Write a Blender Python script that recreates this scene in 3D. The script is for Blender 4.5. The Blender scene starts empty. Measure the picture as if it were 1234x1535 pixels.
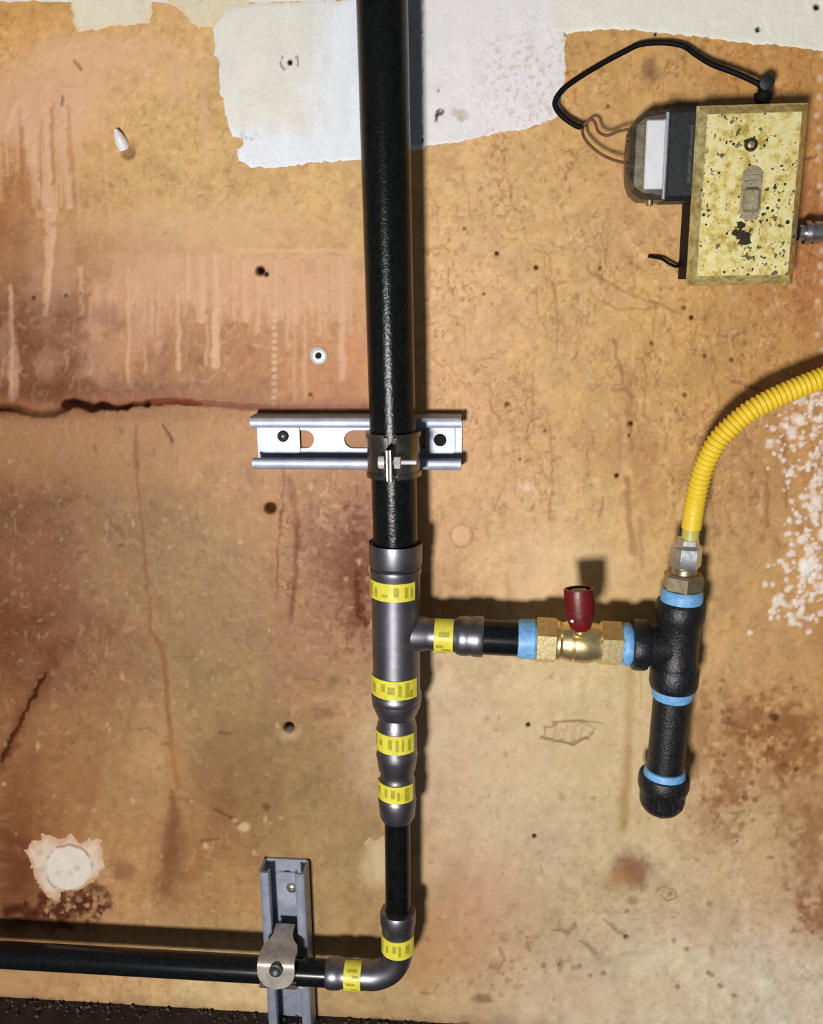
import bpy, bmesh, math, random
import numpy as np
from mathutils import Vector, Matrix
from mathutils.geometry import tessellate_polygon

C = bpy.context.scene
COL = C.collection
random.seed(7)
PI = math.pi

# ------------------------------------------------------------------ camera
# The wall is the plane y = 0, x runs right, z up, metres.  The camera looks
# slightly down (14.5 deg) and slightly left (5 deg).
F = 1350.0; W, H = 1234, 1535
def nrm(a): return a / np.linalg.norm(a)
DOWN = nrm(np.array([63.0, 5233.0, F]))
LEFT = nrm(np.array([-15617.0, (15617 * 63 - F * F) / 5233.0, F]))
AX = -LEFT; AZ = -DOWN; AY = np.cross(AZ, AX)
M = np.array([AX, AY, AZ])                       # camera axes -> world
DIST = 0.675
RAY0 = M @ np.array([0, 0, 1.0])
CAMP = -RAY0 * DIST
cam_d = bpy.data.cameras.new('camera'); cam = bpy.data.objects.new('camera', cam_d); COL.objects.link(cam)
cam_d.sensor_fit = 'HORIZONTAL'; cam_d.sensor_width = 36.0; cam_d.lens = 36.0 * F / W
cam_d.clip_start = 0.01
R3 = Matrix(((M[0, 0], -M[0, 1], -M[0, 2]), (M[1, 0], -M[1, 1], -M[1, 2]), (M[2, 0], -M[2, 1], -M[2, 2])))
cam.matrix_world = Matrix.Translation(Vector(CAMP)) @ R3.to_4x4()
C.camera = cam

def at(px, py, d=0.0):
    """photo measurement -> point of the plane d metres in front of the wall"""
    r = M @ np.array([(px - W / 2) / F, (py - H / 2) / F, 1.0])
    t = (-d - CAMP[1]) / r[1]
    p = CAMP + r * t
    return Vector((p[0], -d, p[2]))
def rad(px, py, w, d):
    return (at(px + w / 2, py, d) - at(px - w / 2, py, d)).length / 2
def to_px(x, z):
    """wall point(s) -> photo measurement (numpy)"""
    P = np.stack([x - CAMP[0], np.zeros_like(x) - CAMP[1], z - CAMP[2]], -1)
    q = P @ M
    return W / 2 + F * q[..., 0] / q[..., 2], H / 2 + F * q[..., 1] / q[..., 2]

# ------------------------------------------------------------------ light
world = bpy.data.worlds.new('world'); C.world = world; world.use_nodes = True
bg = world.node_tree.nodes['Background']
bg.inputs[0].default_value = (0.93, 0.97, 1.0, 1); bg.inputs[1].default_value = 0.10
ld = bpy.data.lights.new('work_light', 'AREA'); ld.shape = 'DISK'; ld.size = 0.17
ld.energy = 18.5; ld.color = (1.0, 0.97, 0.93)
lo = bpy.data.objects.new('work_light', ld); COL.objects.link(lo)
lo.location = (-0.21, -1.35, -0.13)
lo.rotation_euler = (Vector((0.02, 0, 0.02)) - lo.location).to_track_quat('-Z', 'Y').to_euler()
C.view_settings.view_transform = 'Standard'; C.view_settings.look = 'None'
C.view_settings.gamma = 1.0; C.view_settings.use_curve_mapping = False
C.view_settings.exposure = 0.0

# ------------------------------------------------------------------ helpers
def lin(c):
    c = np.asarray(c, float) / 255.0
    return np.where(c <= 0.04045, c / 12.92, ((c + 0.055) / 1.055) ** 2.4)

class NT:
    def __init__(s, name):
        s.m = bpy.data.materials.new(name); s.m.use_nodes = True
        s.t = s.m.node_tree; s.p = s.t.nodes['Principled BSDF']
    def n(s, kind, **kw):
        o = s.t.nodes.new(kind)
        for k, v in kw.items():
            if k.startswith('i_'): o.inputs[k[2:].replace('_', ' ')].default_value = v
            else: setattr(o, k, v)
        return o
    def l(s, a, b): s.t.links.new(a, b)
    def noise(s, scale, detail=4.0, rough=0.6, stretch=None):
        tc = s.n('ShaderNodeTexCoord'); nz = s.n('ShaderNodeTexNoise')
        nz.inputs['Scale'].default_value = scale; nz.inputs['Detail'].default_value = detail
        nz.inputs['Roughness'].default_value = rough
        if stretch:
            mp = s.n('ShaderNodeMapping'); mp.inputs['Scale'].default_value = stretch
            s.l(tc.outputs['Object'], mp.inputs['Vector']); s.l(mp.outputs[0], nz.inputs['Vector'])
        else: s.l(tc.outputs['Object'], nz.inputs['Vector'])
        return nz.outputs['Fac']
    def ramp(s, fac, stops):
        r = s.n('ShaderNodeValToRGB'); e = r.color_ramp.elements
        while len(e) < len(stops): e.new(0.5)
        for k, (p, c) in enumerate(stops):
            e[k].position = p; e[k].color = (*c, 1) if len(c) == 3 else c
        s.l(fac, r.inputs[0]); return r.outputs[0]
    def bump(s, fac, strength, dist):
        b = s.n('ShaderNodeBump'); b.inputs['Strength'].default_value = strength
        b.inputs['Distance'].default_value = dist
        s.l(fac, b.inputs['Height']); s.l(b.outputs[0], s.p.inputs['Normal'])
    def set(s, **kw):
        for k, v in kw.items(): s.p.inputs[k].default_value = v

def simple(name, c1, c2, scale, metallic, rough, bump=0.0, bscale=None, stops=(0.35, 0.65), stretch=None, rough2=None, spec=None):
    t = NT(name)
    f = t.noise(scale, 5, 0.62, stretch)
    t.l(t.ramp(f, [(stops[0], tuple(c1)), (stops[1], tuple(c2))]), t.p.inputs['Base Color'])
    t.set(Metallic=metallic, Roughness=rough)
    if spec is not None: t.p.inputs['Specular IOR Level'].default_value = spec
    if rough2 is not None:
        r = t.ramp(f, [(0.3, (rough,) * 3), (0.7, (rough2,) * 3)]); t.l(r, t.p.inputs['Roughness'])
    if bump: t.bump(t.noise(bscale or scale, 4), bump, 0.0006)
    return t.m

MAT = {}
MAT['pipe'] = simple('black_pipe_coating', (0.003, 0.004, 0.004), (0.008, 0.009, 0.009), 260, 0.0, 0.20, 0.42, 480, spec=0.24)
MAT['thin_pipe'] = simple('smooth_black_coating', (0.003, 0.004, 0.005), (0.008, 0.009, 0.011), 200, 0.0, 0.22, 0.06, 500, spec=0.3)
MAT['fitting'] = simple('grey_plated_steel', (0.19, 0.185, 0.22), (0.27, 0.265, 0.30), 90, 0.95, 0.40, 0.06, 1200)
MAT['rim'] = simple('mouth_shade', (0.01, 0.01, 0.012), (0.03, 0.03, 0.035), 300, 0.0, 0.5)  # near-black colour paints the shade inside open collar mouths
MAT['iron'] = simple('black_malleable_iron', (0.005, 0.006, 0.008), (0.020, 0.021, 0.024), 420, 0.1, 0.36, 0.8, 480)
MAT['blue'] = simple('blue_thread_sealant', (0.13, 0.36, 0.72), (0.24, 0.52, 0.86), 260, 0.0, 0.45, 0.3, 400)
MAT['brass'] = simple('cast_brass', (0.74, 0.56, 0.26), (0.95, 0.80, 0.46), 330, 0.9, 0.33, 0.22, 300)
MAT['old_brass'] = simple('dull_brass', (0.34, 0.28, 0.18), (0.50, 0.42, 0.28), 200, 0.85, 0.4, 0.1, 500)
MAT['chrome'] = simple('bright_steel', (0.62, 0.65, 0.70), (0.85, 0.87, 0.91), 160, 0.95, 0.36, 0.25, 300)
MAT['zinc'] = simple('galvanised_steel', (0.31, 0.345, 0.44), (0.42, 0.455, 0.56), 120, 0.5, 0.48, 0.05, 700)
MAT['zinc_d'] = simple('weathered_clamp_steel', (0.34, 0.31, 0.26), (0.56, 0.53, 0.47), 150, 0.8, 0.36, 0.1, 500)
MAT['strap'] = simple('dull_strap_steel', (0.34, 0.30, 0.26), (0.50, 0.45, 0.40), 150, 0.35, 0.42, 0.1, 500)
MAT['dark_clamp'] = simple('dark_clamp_steel', (0.12, 0.11, 0.095), (0.30, 0.28, 0.24), 60, 0.95, 0.26, 0.1, 500)
MAT['conduit'] = simple('bright_conduit_steel', (0.34, 0.33, 0.34), (0.50, 0.49, 0.50), 90, 0.92, 0.32, 0.05, 900)
MAT['screw'] = simple('dark_screw_steel', (0.05, 0.05, 0.06), (0.13, 0.13, 0.14), 600, 0.7, 0.45)
MAT['hole'] = simple('hole_black', (0.004, 0.003, 0.003), (0.01, 0.008, 0.006), 500, 0.0, 0.9)  # near-black fill for the bolt hole and anchor socket
MAT['red'] = simple('red_vinyl', (0.11, 0.005, 0.008), (0.18, 0.010, 0.012), 300, 0.0, 0.38, 0.3, 420)
MAT['hose'] = simple('yellow_hose_coating', (0.86, 0.59, 0.03), (0.92, 0.66, 0.05), 90, 0.0, 0.42)
MAT['hose_end'] = simple('pale_yellow_hose_end', (0.50, 0.46, 0.10), (0.62, 0.56, 0.14), 90, 0.0, 0.4)
MAT['cable'] = simple('black_rubber', (0.003, 0.003, 0.003), (0.007, 0.006, 0.006), 300, 0.0, 0.62, spec=0.15)
MAT['wire'] = simple('brown_wire', (0.10, 0.045, 0.02), (0.2, 0.09, 0.035), 300, 0.0, 0.5)
MAT['box'] = simple('blackened_steel_box', (0.004, 0.0035, 0.003), (0.010, 0.008, 0.007), 300, 0.0, 0.7, 0.5, 300, spec=0.15)
MAT['core'] = simple('black_laminations', (0.006, 0.008, 0.010), (0.016, 0.02, 0.024), 200, 0.1, 0.5, 0.3, 500)
MAT['bell'] = simple('dull_bronze_cover', (0.085, 0.07, 0.05), (0.16, 0.135, 0.10), 160, 0.7, 0.42, 0.2, 300)
MAT['plate_w'] = simple('light_catching_face', (0.70, 0.72, 0.76), (0.80, 0.82, 0.85), 120, 0.1, 0.45)  # pale colour stands for light caught by the transformer's flat front
MAT['white'] = simple('white_plastic', (0.76, 0.75, 0.72), (0.86, 0.85, 0.84), 150, 0.0, 0.4)
MAT['pale_metal'] = simple('pale_metal', (0.55, 0.56, 0.58), (0.78, 0.79, 0.82), 300, 0.2, 0.4)
MAT['toggle'] = simple('greyed_toggle', (0.26, 0.22, 0.13), (0.42, 0.37, 0.25), 500, 0.2, 0.5, 0.3, 500)
MAT['rust'] = simple('black_rust', (0.010, 0.006, 0.003), (0.05, 0.032, 0.015), 900, 0.0, 0.8, 0.5, 900)
MAT['tape'] = simple('yellow_marking_label', (0.70, 0.62, 0.05), (0.84, 0.76, 0.10), 180, 0.0, 0.42)
MAT['ink'] = simple('faded_label_ink', (0.34, 0.30, 0.02), (0.52, 0.46, 0.04), 700, 0.0, 0.5)
MAT['dirt'] = simple('dark_dirt', (0.008, 0.005, 0.004), (0.035, 0.022, 0.016), 60, 0.0, 0.9, 0.8, 240)
MAT['crumb'] = simple('rubble_crumb', (0.02, 0.012, 0.009), (0.12, 0.08, 0.06), 40, 0.0, 0.9)

def plate_brass():
    t = NT('speckled_brass_plate')
    mott = t.noise(150, 6, 0.72)
    base = t.ramp(mott, [(0.36, (0.46, 0.33, 0.07)), (0.46, (0.78, 0.64, 0.22)), (0.56, (0.90, 0.82, 0.42))])
    spots = t.noise(420, 3, 0.55); zone = t.noise(38, 2, 0.5)
    a = t.n('ShaderNodeMath', operation='MULTIPLY_ADD'); t.l(zone, a.inputs[0]); a.inputs[1].default_value = 0.42
    t.l(spots, a.inputs[2])
    m0 = t.ramp(a.outputs[0], [(0.845, (0, 0, 0)), (0.875, (1, 1, 1))])
    sb = t.n('ShaderNodeMath', operation='MULTIPLY_ADD'); t.l(t.noise(46, 2, 0.5), sb.inputs[0]); sb.inputs[1].default_value = 0.34; t.l(t.noise(190, 3, 0.6), sb.inputs[2])
    m1 = t.ramp(sb.outputs[0], [(0.815, (0, 0, 0)), (0.85, (.85, .85, .85))])
    mx = t.n('ShaderNodeMath', operation='MAXIMUM'); t.l(m0, mx.inputs[0]); t.l(m1, mx.inputs[1]); m = mx.outputs[0]
    mix = t.n('ShaderNodeMix', data_type='RGBA'); t.l(m, mix.inputs[0]); t.l(base, mix.inputs[6])
    mix.inputs[7].default_value = (0.03, 0.018, 0.008, 1)
    t.l(mix.outputs[2], t.p.inputs['Base Color'])
    inv = t.n('ShaderNodeMath', operation='MULTIPLY_ADD'); t.l(m, inv.inputs[0]); inv.inputs[1].default_value = -0.2; inv.inputs[2].default_value = 0.2
    t.l(inv.outputs[0], t.p.inputs['Metallic'])
    t.set(Roughness=0.36); t.bump(mott, 0.5, 0.0006)
    return t.m
MAT['plate'] = plate_brass()
MAT['bevel'] = simple('mottled_brass_edge', (0.40, 0.30, 0.09), (0.84, 0.74, 0.36), 200, 0.45, 0.32, 0.15, 500)  # mottled, more metallic brass for the bevelled plate edges

def painted(name, rough, bump):
    t = NT(name)
    a = t.n('ShaderNodeAttribute', attribute_name='tint')
    f = t.noise(900, 5, 0.7)
    r = t.ramp(f, [(0.3, (0.90, 0.89, 0.88)), (0.7, (1.08, 1.09, 1.10))])
    mix = t.n('ShaderNodeMix', data_type='RGBA', blend_type='MULTIPLY'); mix.inputs[0].default_value = 1.0
    t.l(a.outputs['Color'], mix.inputs[6]); t.l(r, mix.inputs[7]); t.l(mix.outputs[2], t.p.inputs['Base Color'])
    bw = t.n('ShaderNodeRGBToBW'); t.l(a.outputs['Color'], bw.inputs[0])
    t.l(t.ramp(bw.outputs[0], [(0.02, (0, 0, 0)), (0.14, (.5, .5, .5))]), t.p.inputs['Specular IOR Level'])
    t.set(Roughness=rough); t.bump(t.noise(420, 6, 0.65), bump, 0.0007)
    return t.m
MAT['wall'] = painted('stained_painted_plaster', 0.55, 0.28)
MAT['paint'] = painted('brushed_white_paint', 0.55, 0.30)

class MB:
    """collects geometry (world coordinates) for ONE mesh object"""
    def __init__(s): s.v = []; s.f = []
    def add(s, vs, fs):
        o = len(s.v); s.v += [Vector(p) for p in vs]; s.f += [tuple(i + o for i in f) for f in fs]; return s
    def rings(s, rs, closed=True, cap=True, loop=False):
        n = len(rs[0]); vs = [p for r in rs for p in r]; fs = []
        m = len(rs)
        for i in range(m if loop else m - 1):
            j2 = (i + 1) % m
            for k in range(n if closed else n - 1):
                k2 = (k + 1) % n
                fs.append((i * n + k, i * n + k2, j2 * n + k2, j2 * n + k))
        if cap and not loop and closed:
            fs.append(tuple(range(n - 1, -1, -1))); fs.append(tuple((m - 1) * n + k for k in range(n)))
        return s.add(vs, fs)
    def lathe(s, A, dirv, prof, seg=40, a0=0.0, hexa=0, up=None):
        """prof: (distance along the axis, radius)"""
        d = Vector(dirv).normalized(); u = Vector(up) if up else (Vector((0, -1, 0)) if abs(d.y) < 0.9 else Vector((0, 0, 1)))
        u = (u - d * u.dot(d)).normalized(); w = d.cross(u)
        n = hexa or seg; rs = []
        for t, r in prof:
            r = max(r, 1e-5)
            rs.append([Vector(A) + d * t + (u * math.cos(a0 + 2 * PI * k / n) + w * math.sin(a0 + 2 * PI * k / n)) * r for k in range(n)])
        return s.rings(rs)
    def arc(s, A, dirv, t0, t1, r0, r1, a0, a1, seg=20, up=(0, -1, 0)):
        """part of a band: tube wall between radii r0 < r1, angles a0..a1 about the axis"""
        d = Vector(dirv).normalized(); u = Vector(up); u = (u - d * u.dot(d)).normalized(); w = d.cross(u)
        rs = []
        for k in range(seg + 1):
            a = a0 + (a1 - a0) * k / seg; e = u * math.cos(a) + w * math.sin(a)
            rs.append([Vector(A) + d * t0 + e * r0, Vector(A) + d * t0 + e * r1, Vector(A) + d * t1 + e * r1, Vector(A) + d * t1 + e * r0])
        return s.rings(rs)
    def tube(s, path, r, seg=14, cap=True):
        path = [Vector(p) for p in path]; n = len(path)
        rr = r if isinstance(r, (list, tuple)) else [r] * n
        tan = [(path[min(i + 1, n - 1)] - path[max(i - 1, 0)]).normalized() for i in range(n)]
        u = Vector((0, -1, 0)); u = (u - tan[0] * u.dot(tan[0]))
        if u.length < 0.1: u = Vector((0, 0, 1)) - tan[0] * tan[0].z
        u.normalize(); rs = []
        for i in range(n):
            u = (u - tan[i] * u.dot(tan[i])).normalized(); w = tan[i].cross(u)
            rs.append([path[i] + (u * math.cos(2 * PI * k / seg) + w * math.sin(2 * PI * k / seg)) * rr[i] for k in range(seg)])
        return s.rings(rs, cap=cap)
    def loft(s, polys): return s.rings(polys)
    def box(s, c, h, ux=(1, 0, 0), uy=(0, 1, 0), uz=(0, 0, 1), bev=0.0):
        c = Vector(c); ux, uy, uz = Vector(ux), Vector(uy), Vector(uz)
        b = min(bev, min(h) * 0.9)
        def sq(z, k):
            x, y = h[0] - k, h[1] - k; e = b
            if b <= 0: pts = [(-x, -y), (x, -y), (x, y), (-x, y)]
            else: pts = [(-x + e, -y), (x - e, -y), (x, -y + e), (x, y - e), (x - e, y), (-x + e, y), (-x, y - e), (-x, -y + e)]
            return [c + ux * p + uy * q + uz * z for p, q in pts]
        if b <= 0: return s.rings([sq(-h[2], 0), sq(h[2], 0)])
        return s.rings([sq(-h[2], b), sq(-h[2] + b, 0), sq(h[2] - b, 0), sq(h[2], b)])
    def plate(s, outer, holes, o, ux, uy, uz, th):
        """flat plate with holes: 2D loops in (ux, uy), thickness th along uz"""
        loops = [outer] + holes; flat = [p for l in loops for p in l]
        tri = tessellate_polygon([[Vector((p[0], p[1], 0)) for p in l] for l in loops])
        o, ux, uy, uz = Vector(o), Vector(ux), Vector(uy), Vector(uz); n = len(flat)
        vs = [o + ux * p[0] + uy * p[1] for p in flat] + [o + ux * p[0] + uy * p[1] + uz * th for p in flat]
        fs = [t for t in tri] + [tuple(i + n for i in reversed(t)) for t in tri]
        k = 0
        for l in loops:
            m = len(l)
            for i in range(m): fs.append((k + i, k + (i + 1) % m, n + k + (i + 1) % m, n + k + i))
            k += m
        return s.add(vs, fs)
    def build(s, name, mat, parent=None, smooth=True, angle=38, base=None):
        me = bpy.data.meshes.new(name); o = bpy.data.objects.new(name, me); COL.objects.link(o)
        off = Vector((0, 0, 0))
        if parent is not None:
            p = parent
            while p is not None: off += p.location; p = p.parent
            o.parent = parent
        elif base is not None:
            o.location = base; off = Vector(base)
        me.from_pydata([p - off for p in s.v], [], s.f)
        bm = bmesh.new(); bm.from_mesh(me); bmesh.ops.recalc_face_normals(bm, faces=bm.faces[:]); bm.to_mesh(me); bm.free()
        if smooth:
            me.shade_smooth(); me.set_sharp_from_angle(angle=math.radians(angle))
        me.materials.append(MAT[mat]); return o

def thing(name, label, cat, loc, group=None):
    o = bpy.data.objects.new(name, None); COL.objects.link(o); o.location = loc
    o.empty_display_size = 0.02
    o['label'] = label; o['category'] = cat
    if group: o['group'] = group
    return o
def tag(o, label, cat, group=None):
    o['label'] = label; o['category'] = cat
    if group: o['group'] = group
    return o

# ------------------------------------------------------------------ noise (numpy)
rng = np.random.default_rng(5)
def vnoise(x, y, seed):
    r = np.random.default_rng(seed).random((256, 256))
    xi = np.floor(x).astype(int); yi = np.floor(y).astype(int); fx = x - xi; fy = y - yi
    fx = fx * fx * (3 - 2 * fx); fy = fy * fy * (3 - 2 * fy)
    a = r[xi & 255, yi & 255]; b = r[(xi + 1) & 255, yi & 255]; c = r[xi & 255, (yi + 1) & 255]; d = r[(xi + 1) & 255, (yi + 1) & 255]
    return (a + (b - a) * fx) * (1 - fy) + (c + (d - c) * fx) * fy
def fbm(x, y, scale, seed, octv=4, gain=0.55):
    s = 0; amp = 1; tot = 0
    for k in range(octv):
        s = s + amp * vnoise(x / scale + 17.3 * k, y / scale + 9.1 * k, seed + k); tot += amp; amp *= gain; scale /= 2.03
    return s / tot
def sst(a, b, x):
    t = np.clip((x - a) / (b - a), 0, 1); return t * t * (3 - 2 * t)

# ------------------------------------------------------------------ the wall
def axis_coords(lo, a, b, hi, fine, coarse):
    return np.concatenate([np.arange(lo, a, coarse), np.arange(a, b, fine), np.arange(b, hi + coarse, coarse)])
z_floor = at(300, 1512).z
xs = axis_coords(-0.75, -0.35, 0.34, 0.75, 0.00105, 0.012)
zs = np.concatenate([np.arange(z_floor - 0.004, 0.385, 0.00105), np.arange(0.385, 0.80, 0.012)])
X, Z = np.meshgrid(xs, zs)
U, V = to_px(X, Z)

tones = [  # where on the wall, colour of the old paint there
 (40,60,(214,158,98)),(200,80,(216,166,118)),(60,200,(208,152,112)),(20,300,(184,118,66)),(150,300,(206,156,100)),(280,150,(213,166,110)),
 (280,300,(208,158,102)),(450,300,(210,162,106)),(100,400,(182,126,86)),(50,480,(142,90,54)),(250,450,(194,138,98)),(450,430,(206,150,104)),
 (50,570,(134,86,54)),(200,560,(172,112,68)),(350,560,(182,120,74)),(500,560,(190,124,76)),
 (50,650,(160,110,68)),(200,650,(172,124,80)),(330,680,(186,138,94)),(450,750,(184,134,90)),(520,760,(174,110,70)),(50,800,(148,102,66)),
 (200,800,(166,124,82)),(330,850,(172,132,90)),(480,870,(170,114,74)),(545,870,(120,66,40)),(50,950,(136,86,54)),(150,1000,(164,116,78)),
 (300,1000,(170,130,88)),(480,1000,(176,130,90)),(40,1150,(140,90,54)),(130,1150,(156,110,66)),(230,1150,(182,142,100)),(350,1150,(152,116,72)),
 (480,1200,(170,134,90)),(20,1300,(124,74,40)),(200,1300,(186,140,95)),(280,1280,(152,102,60)),(340,1330,(170,130,85)),(520,1300,(180,145,100)),
 (200,1480,(206,166,126)),(350,1490,(212,182,142)),(100,1400,(170,120,84)),(20,1480,(190,150,110)),(560,1510,(190,155,112)),
 (700,250,(218,170,114)),(800,300,(213,166,108)),(900,400,(210,162,108)),(980,350,(210,160,110)),(1215,130,(200,144,84)),(900,120,(206,155,95)),
 (1215,400,(188,118,68)),(700,450,(216,166,116)),(850,520,(208,160,105)),(1000,470,(205,155,95)),(1150,480,(196,145,86)),(700,600,(210,156,108)),
 (850,650,(205,155,104)),(960,600,(200,150,94)),(1100,560,(186,135,84)),(700,740,(205,156,110)),(800,780,(211,167,121)),(900,780,(206,166,115)),
 (970,760,(190,145,90)),(700,860,(200,155,110)),(820,860,(221,182,136)),(950,850,(205,165,115)),(1130,700,(186,135,90)),(1130,850,(190,145,100)),
 (1210,650,(184,128,82)),(1210,900,(190,134,88)),(680,1050,(206,176,141)),(800,1100,(209,180,137)),(900,1050,(213,186,141)),(950,1150,(206,176,126)),
 (1100,1000,(190,145,100)),(1100,1100,(180,130,80)),(1200,1100,(185,134,84)),(1200,1250,(186,145,100)),(1100,1250,(196,161,120)),(650,1150,(205,170,140)),
 (800,1250,(206,181,141)),(900,1300,(201,176,131)),(1050,1350,(201,171,130)),(1200,1350,(196,156,116)),(700,1350,(196,156,120)),(800,1420,(196,166,122)),
 (650,1420,(186,146,96)),(700,1500,(192,158,116)),(850,1500,(202,182,150)),(1000,1480,(211,191,156)),(1150,1480,(216,196,166))]

region_gain = [(740,380,1,1.05,1.18),(280,330,1.03,1.24,1.45),(760,1160,.83,.88,1.02),(320,880,.66,.67,.58),(1100,1450,1.08,1.14,1.27),(50,880,.47,.38,.28),(200,540,.66,.52,.42),
           (1140,1120,1.1,1.2,1.27),(925,550,.95,1,.95),(1130,760,1.08,1.17,1.15),(100,100,1,1.02,1),(150,1240,.95,.97,1),(20,1250,1,1,1),(440,1180,.72,.70,.66),(1200,300,1,1,1),(460,480,.98,.96,.92),
           (540,850,1,1,1),(200,720,.84,.84,.8),(450,720,.95,.95,.92),(900,1350,.97,.98,1.05),(650,1250,.92,.93,1.0),(800,900,1,1,1.05),(200,1480,1,1,1)]
def region_tone(x, y, c):  # multiplies a wall tone by smooth per-region colour factors
    w = np.array([math.exp(-((x - a) ** 2 + (y - b_) ** 2) / (2 * 130.0 ** 2)) + 1e-6 for a, b_, *_ in region_gain]); f = np.array([q[2:] for q in region_gain])
    return lin(c) * (w[:, None] * f).sum(0) / w.sum()
def low_colour(U, V, step=8):
    un = np.arange(-900, 2200, step); vn = np.arange(-900, 2000, step)
    gu, gv = np.meshgrid(un, vn)
    gu2 = np.clip(gu, 0, W); gv2 = np.clip(gv, 0, H)
    acc = np.zeros(gu.shape + (3,)); wt = np.full(gu.shape, 1e-9)
    for x, y, c in tones:
        w = np.exp(-((gu2 - x) ** 2 + (gv2 - y) ** 2) / (2 * 58.0 ** 2)) + 2e-4 / (1 + ((gu2 - x) ** 2 + (gv2 - y) ** 2) / 1e4)
        acc += w[..., None] * region_tone(x, y, c); wt += w
    acc /= wt[..., None]
    a = np.clip((U - un[0]) / step, 0, len(un) - 1.001); b = np.clip((V - vn[0]) / step, 0, len(vn) - 1.001)
    i = a.astype(int); j = b.astype(int); fa = (a - i)[..., None]; fb = (b - j)[..., None]
    return (acc[j, i] * (1 - fa) + acc[j, i + 1] * fa) * (1 - fb) + (acc[j + 1, i] * (1 - fa) + acc[j + 1, i + 1] * fa) * fb

YB = 0.92
wob = 26 * (fbm(U, V, 90, 300, 3) - 0.5)
wob2 = 26 * (fbm(U, V, 90, 320, 3) - 0.5)
RGB = low_colour(U + 2.2 * wob, V + 2.2 * wob2)
HGT = np.zeros_like(U)                       # relief towards the room, metres
n_big = fbm(U, V, 60, 11, 5); n_mid = fbm(U, V, 22, 31, 4); n_fine = fbm(U, V, 7, 51, 3)
n_str = fbm(U, V * 0.22, 16, 71, 4)          # vertical brushing
RGB *= np.stack([np.full_like(U, 1.02), np.full_like(U, 1.035), 0.90 + 0.15 * sst(900, 1300, V) * sst(560, 700, U)], -1)
RGB *= (0.84 + 0.32 * n_big)[..., None]
RGB *= (0.93 + 0.14 * n_str)[..., None] ** np.array([0.8, 1.0, 1.3])
RGB *= (0.88 + 0.24 * n_mid)[..., None] ** np.array([0.8, 1.0, 1.3])
RGB *= (0.88 + 0.24 * n_fine)[..., None]
for ch, amp, sd_ in ((0, .07, 941), (1, .05, 951), (2, .10, 961)): RGB[..., ch] *= 1 - amp / 2 + amp * fbm(U, V, 26, sd_, 4)
n_gr = fbm(U, V, 12, 971, 3); RGB *= (1 - .12 * sst(.56, .72, n_gr))[..., None] ** np.array([.75, 1, 1.35]); RGB *= (1 + .07 * sst(.42, .28, n_gr))[..., None]
HGT += 0.0005 * (n_mid - 0.5) + 0.0002 * (n_fine - 0.5)

def tintw(mask, c, k=1.0):
    """lay colour c over the wall with the given coverage"""
    global RGB
    m = (np.clip(mask, 0, 1) * k)[..., None]
    RGB = RGB * (1 - m) + lin(c) * m
def shade(mask, f):
    global RGB
    RGB = RGB * (1 - np.clip(mask, 0, 1)[..., None] * (1 - np.array(f)))

# wrinkled paint: thin curling lines, strongest right of the pipe
rough_zone = np.maximum(sst(600, 660, U) * sst(920, 700, V), 0.55 * sst(420, 250, V))
rough_zone = np.maximum(rough_zone, 0.6 * sst(640, 560, V) * sst(380, 430, V) * sst(600, 300, U))
rough_zone = np.maximum(rough_zone, 0.8 * sst(1010, 1060, U) * sst(1330, 1200, V) * sst(1030, 1080, V))
rough_zone = np.maximum(rough_zone, 0.9 * sst(400, 430, U) * sst(560, 520, U) * sst(960, 880, V) * sst(700, 740, V))
rough_zone = np.maximum(rough_zone, 0.28); rough_zone *= 0.35 + 0.65 * sst(0.28, 0.5, fbm(U, V, 120, 91, 2))
cw = fbm(U + 8 * (n_mid - .5), V * 0.6, 30, 131, 3)
l1 = np.exp(-((cw - 0.46) / 0.008) ** 2) + np.exp(-((cw - 0.60) / 0.008) ** 2)
cw2 = fbm(U, V * 0.8, 17, 151, 2)
l2 = np.exp(-((cw2 - 0.40) / 0.012) ** 2)
cw3 = fbm(U, V * 0.7, 44, 161, 3); l3 = np.exp(-((cw3 - 0.52) / 0.007) ** 2)
brk = 0.35 + 0.65 * sst(0.42, 0.58, fbm(U, V, 26, 165, 2))
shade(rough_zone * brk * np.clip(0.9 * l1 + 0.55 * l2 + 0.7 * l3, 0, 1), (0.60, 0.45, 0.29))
for q, w in ((cw - 0.477, .012), (cw3 - 0.533, .010)): tintw(rough_zone * brk * np.exp(-(q / w) ** 2), (236, 196, 144), 0.30)  # pale band along the wrinkles paints their lit side
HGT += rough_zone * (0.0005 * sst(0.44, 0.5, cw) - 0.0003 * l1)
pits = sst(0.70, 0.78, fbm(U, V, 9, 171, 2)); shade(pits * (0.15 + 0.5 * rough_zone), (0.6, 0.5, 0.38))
glint = sst(0.72, 0.80, fbm(U, V, 10, 181, 2)); shade(-0 * glint, (1, 1, 1)); tintw(glint * 0.22 * (rough_zone + .2), (240, 205, 160))

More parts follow.
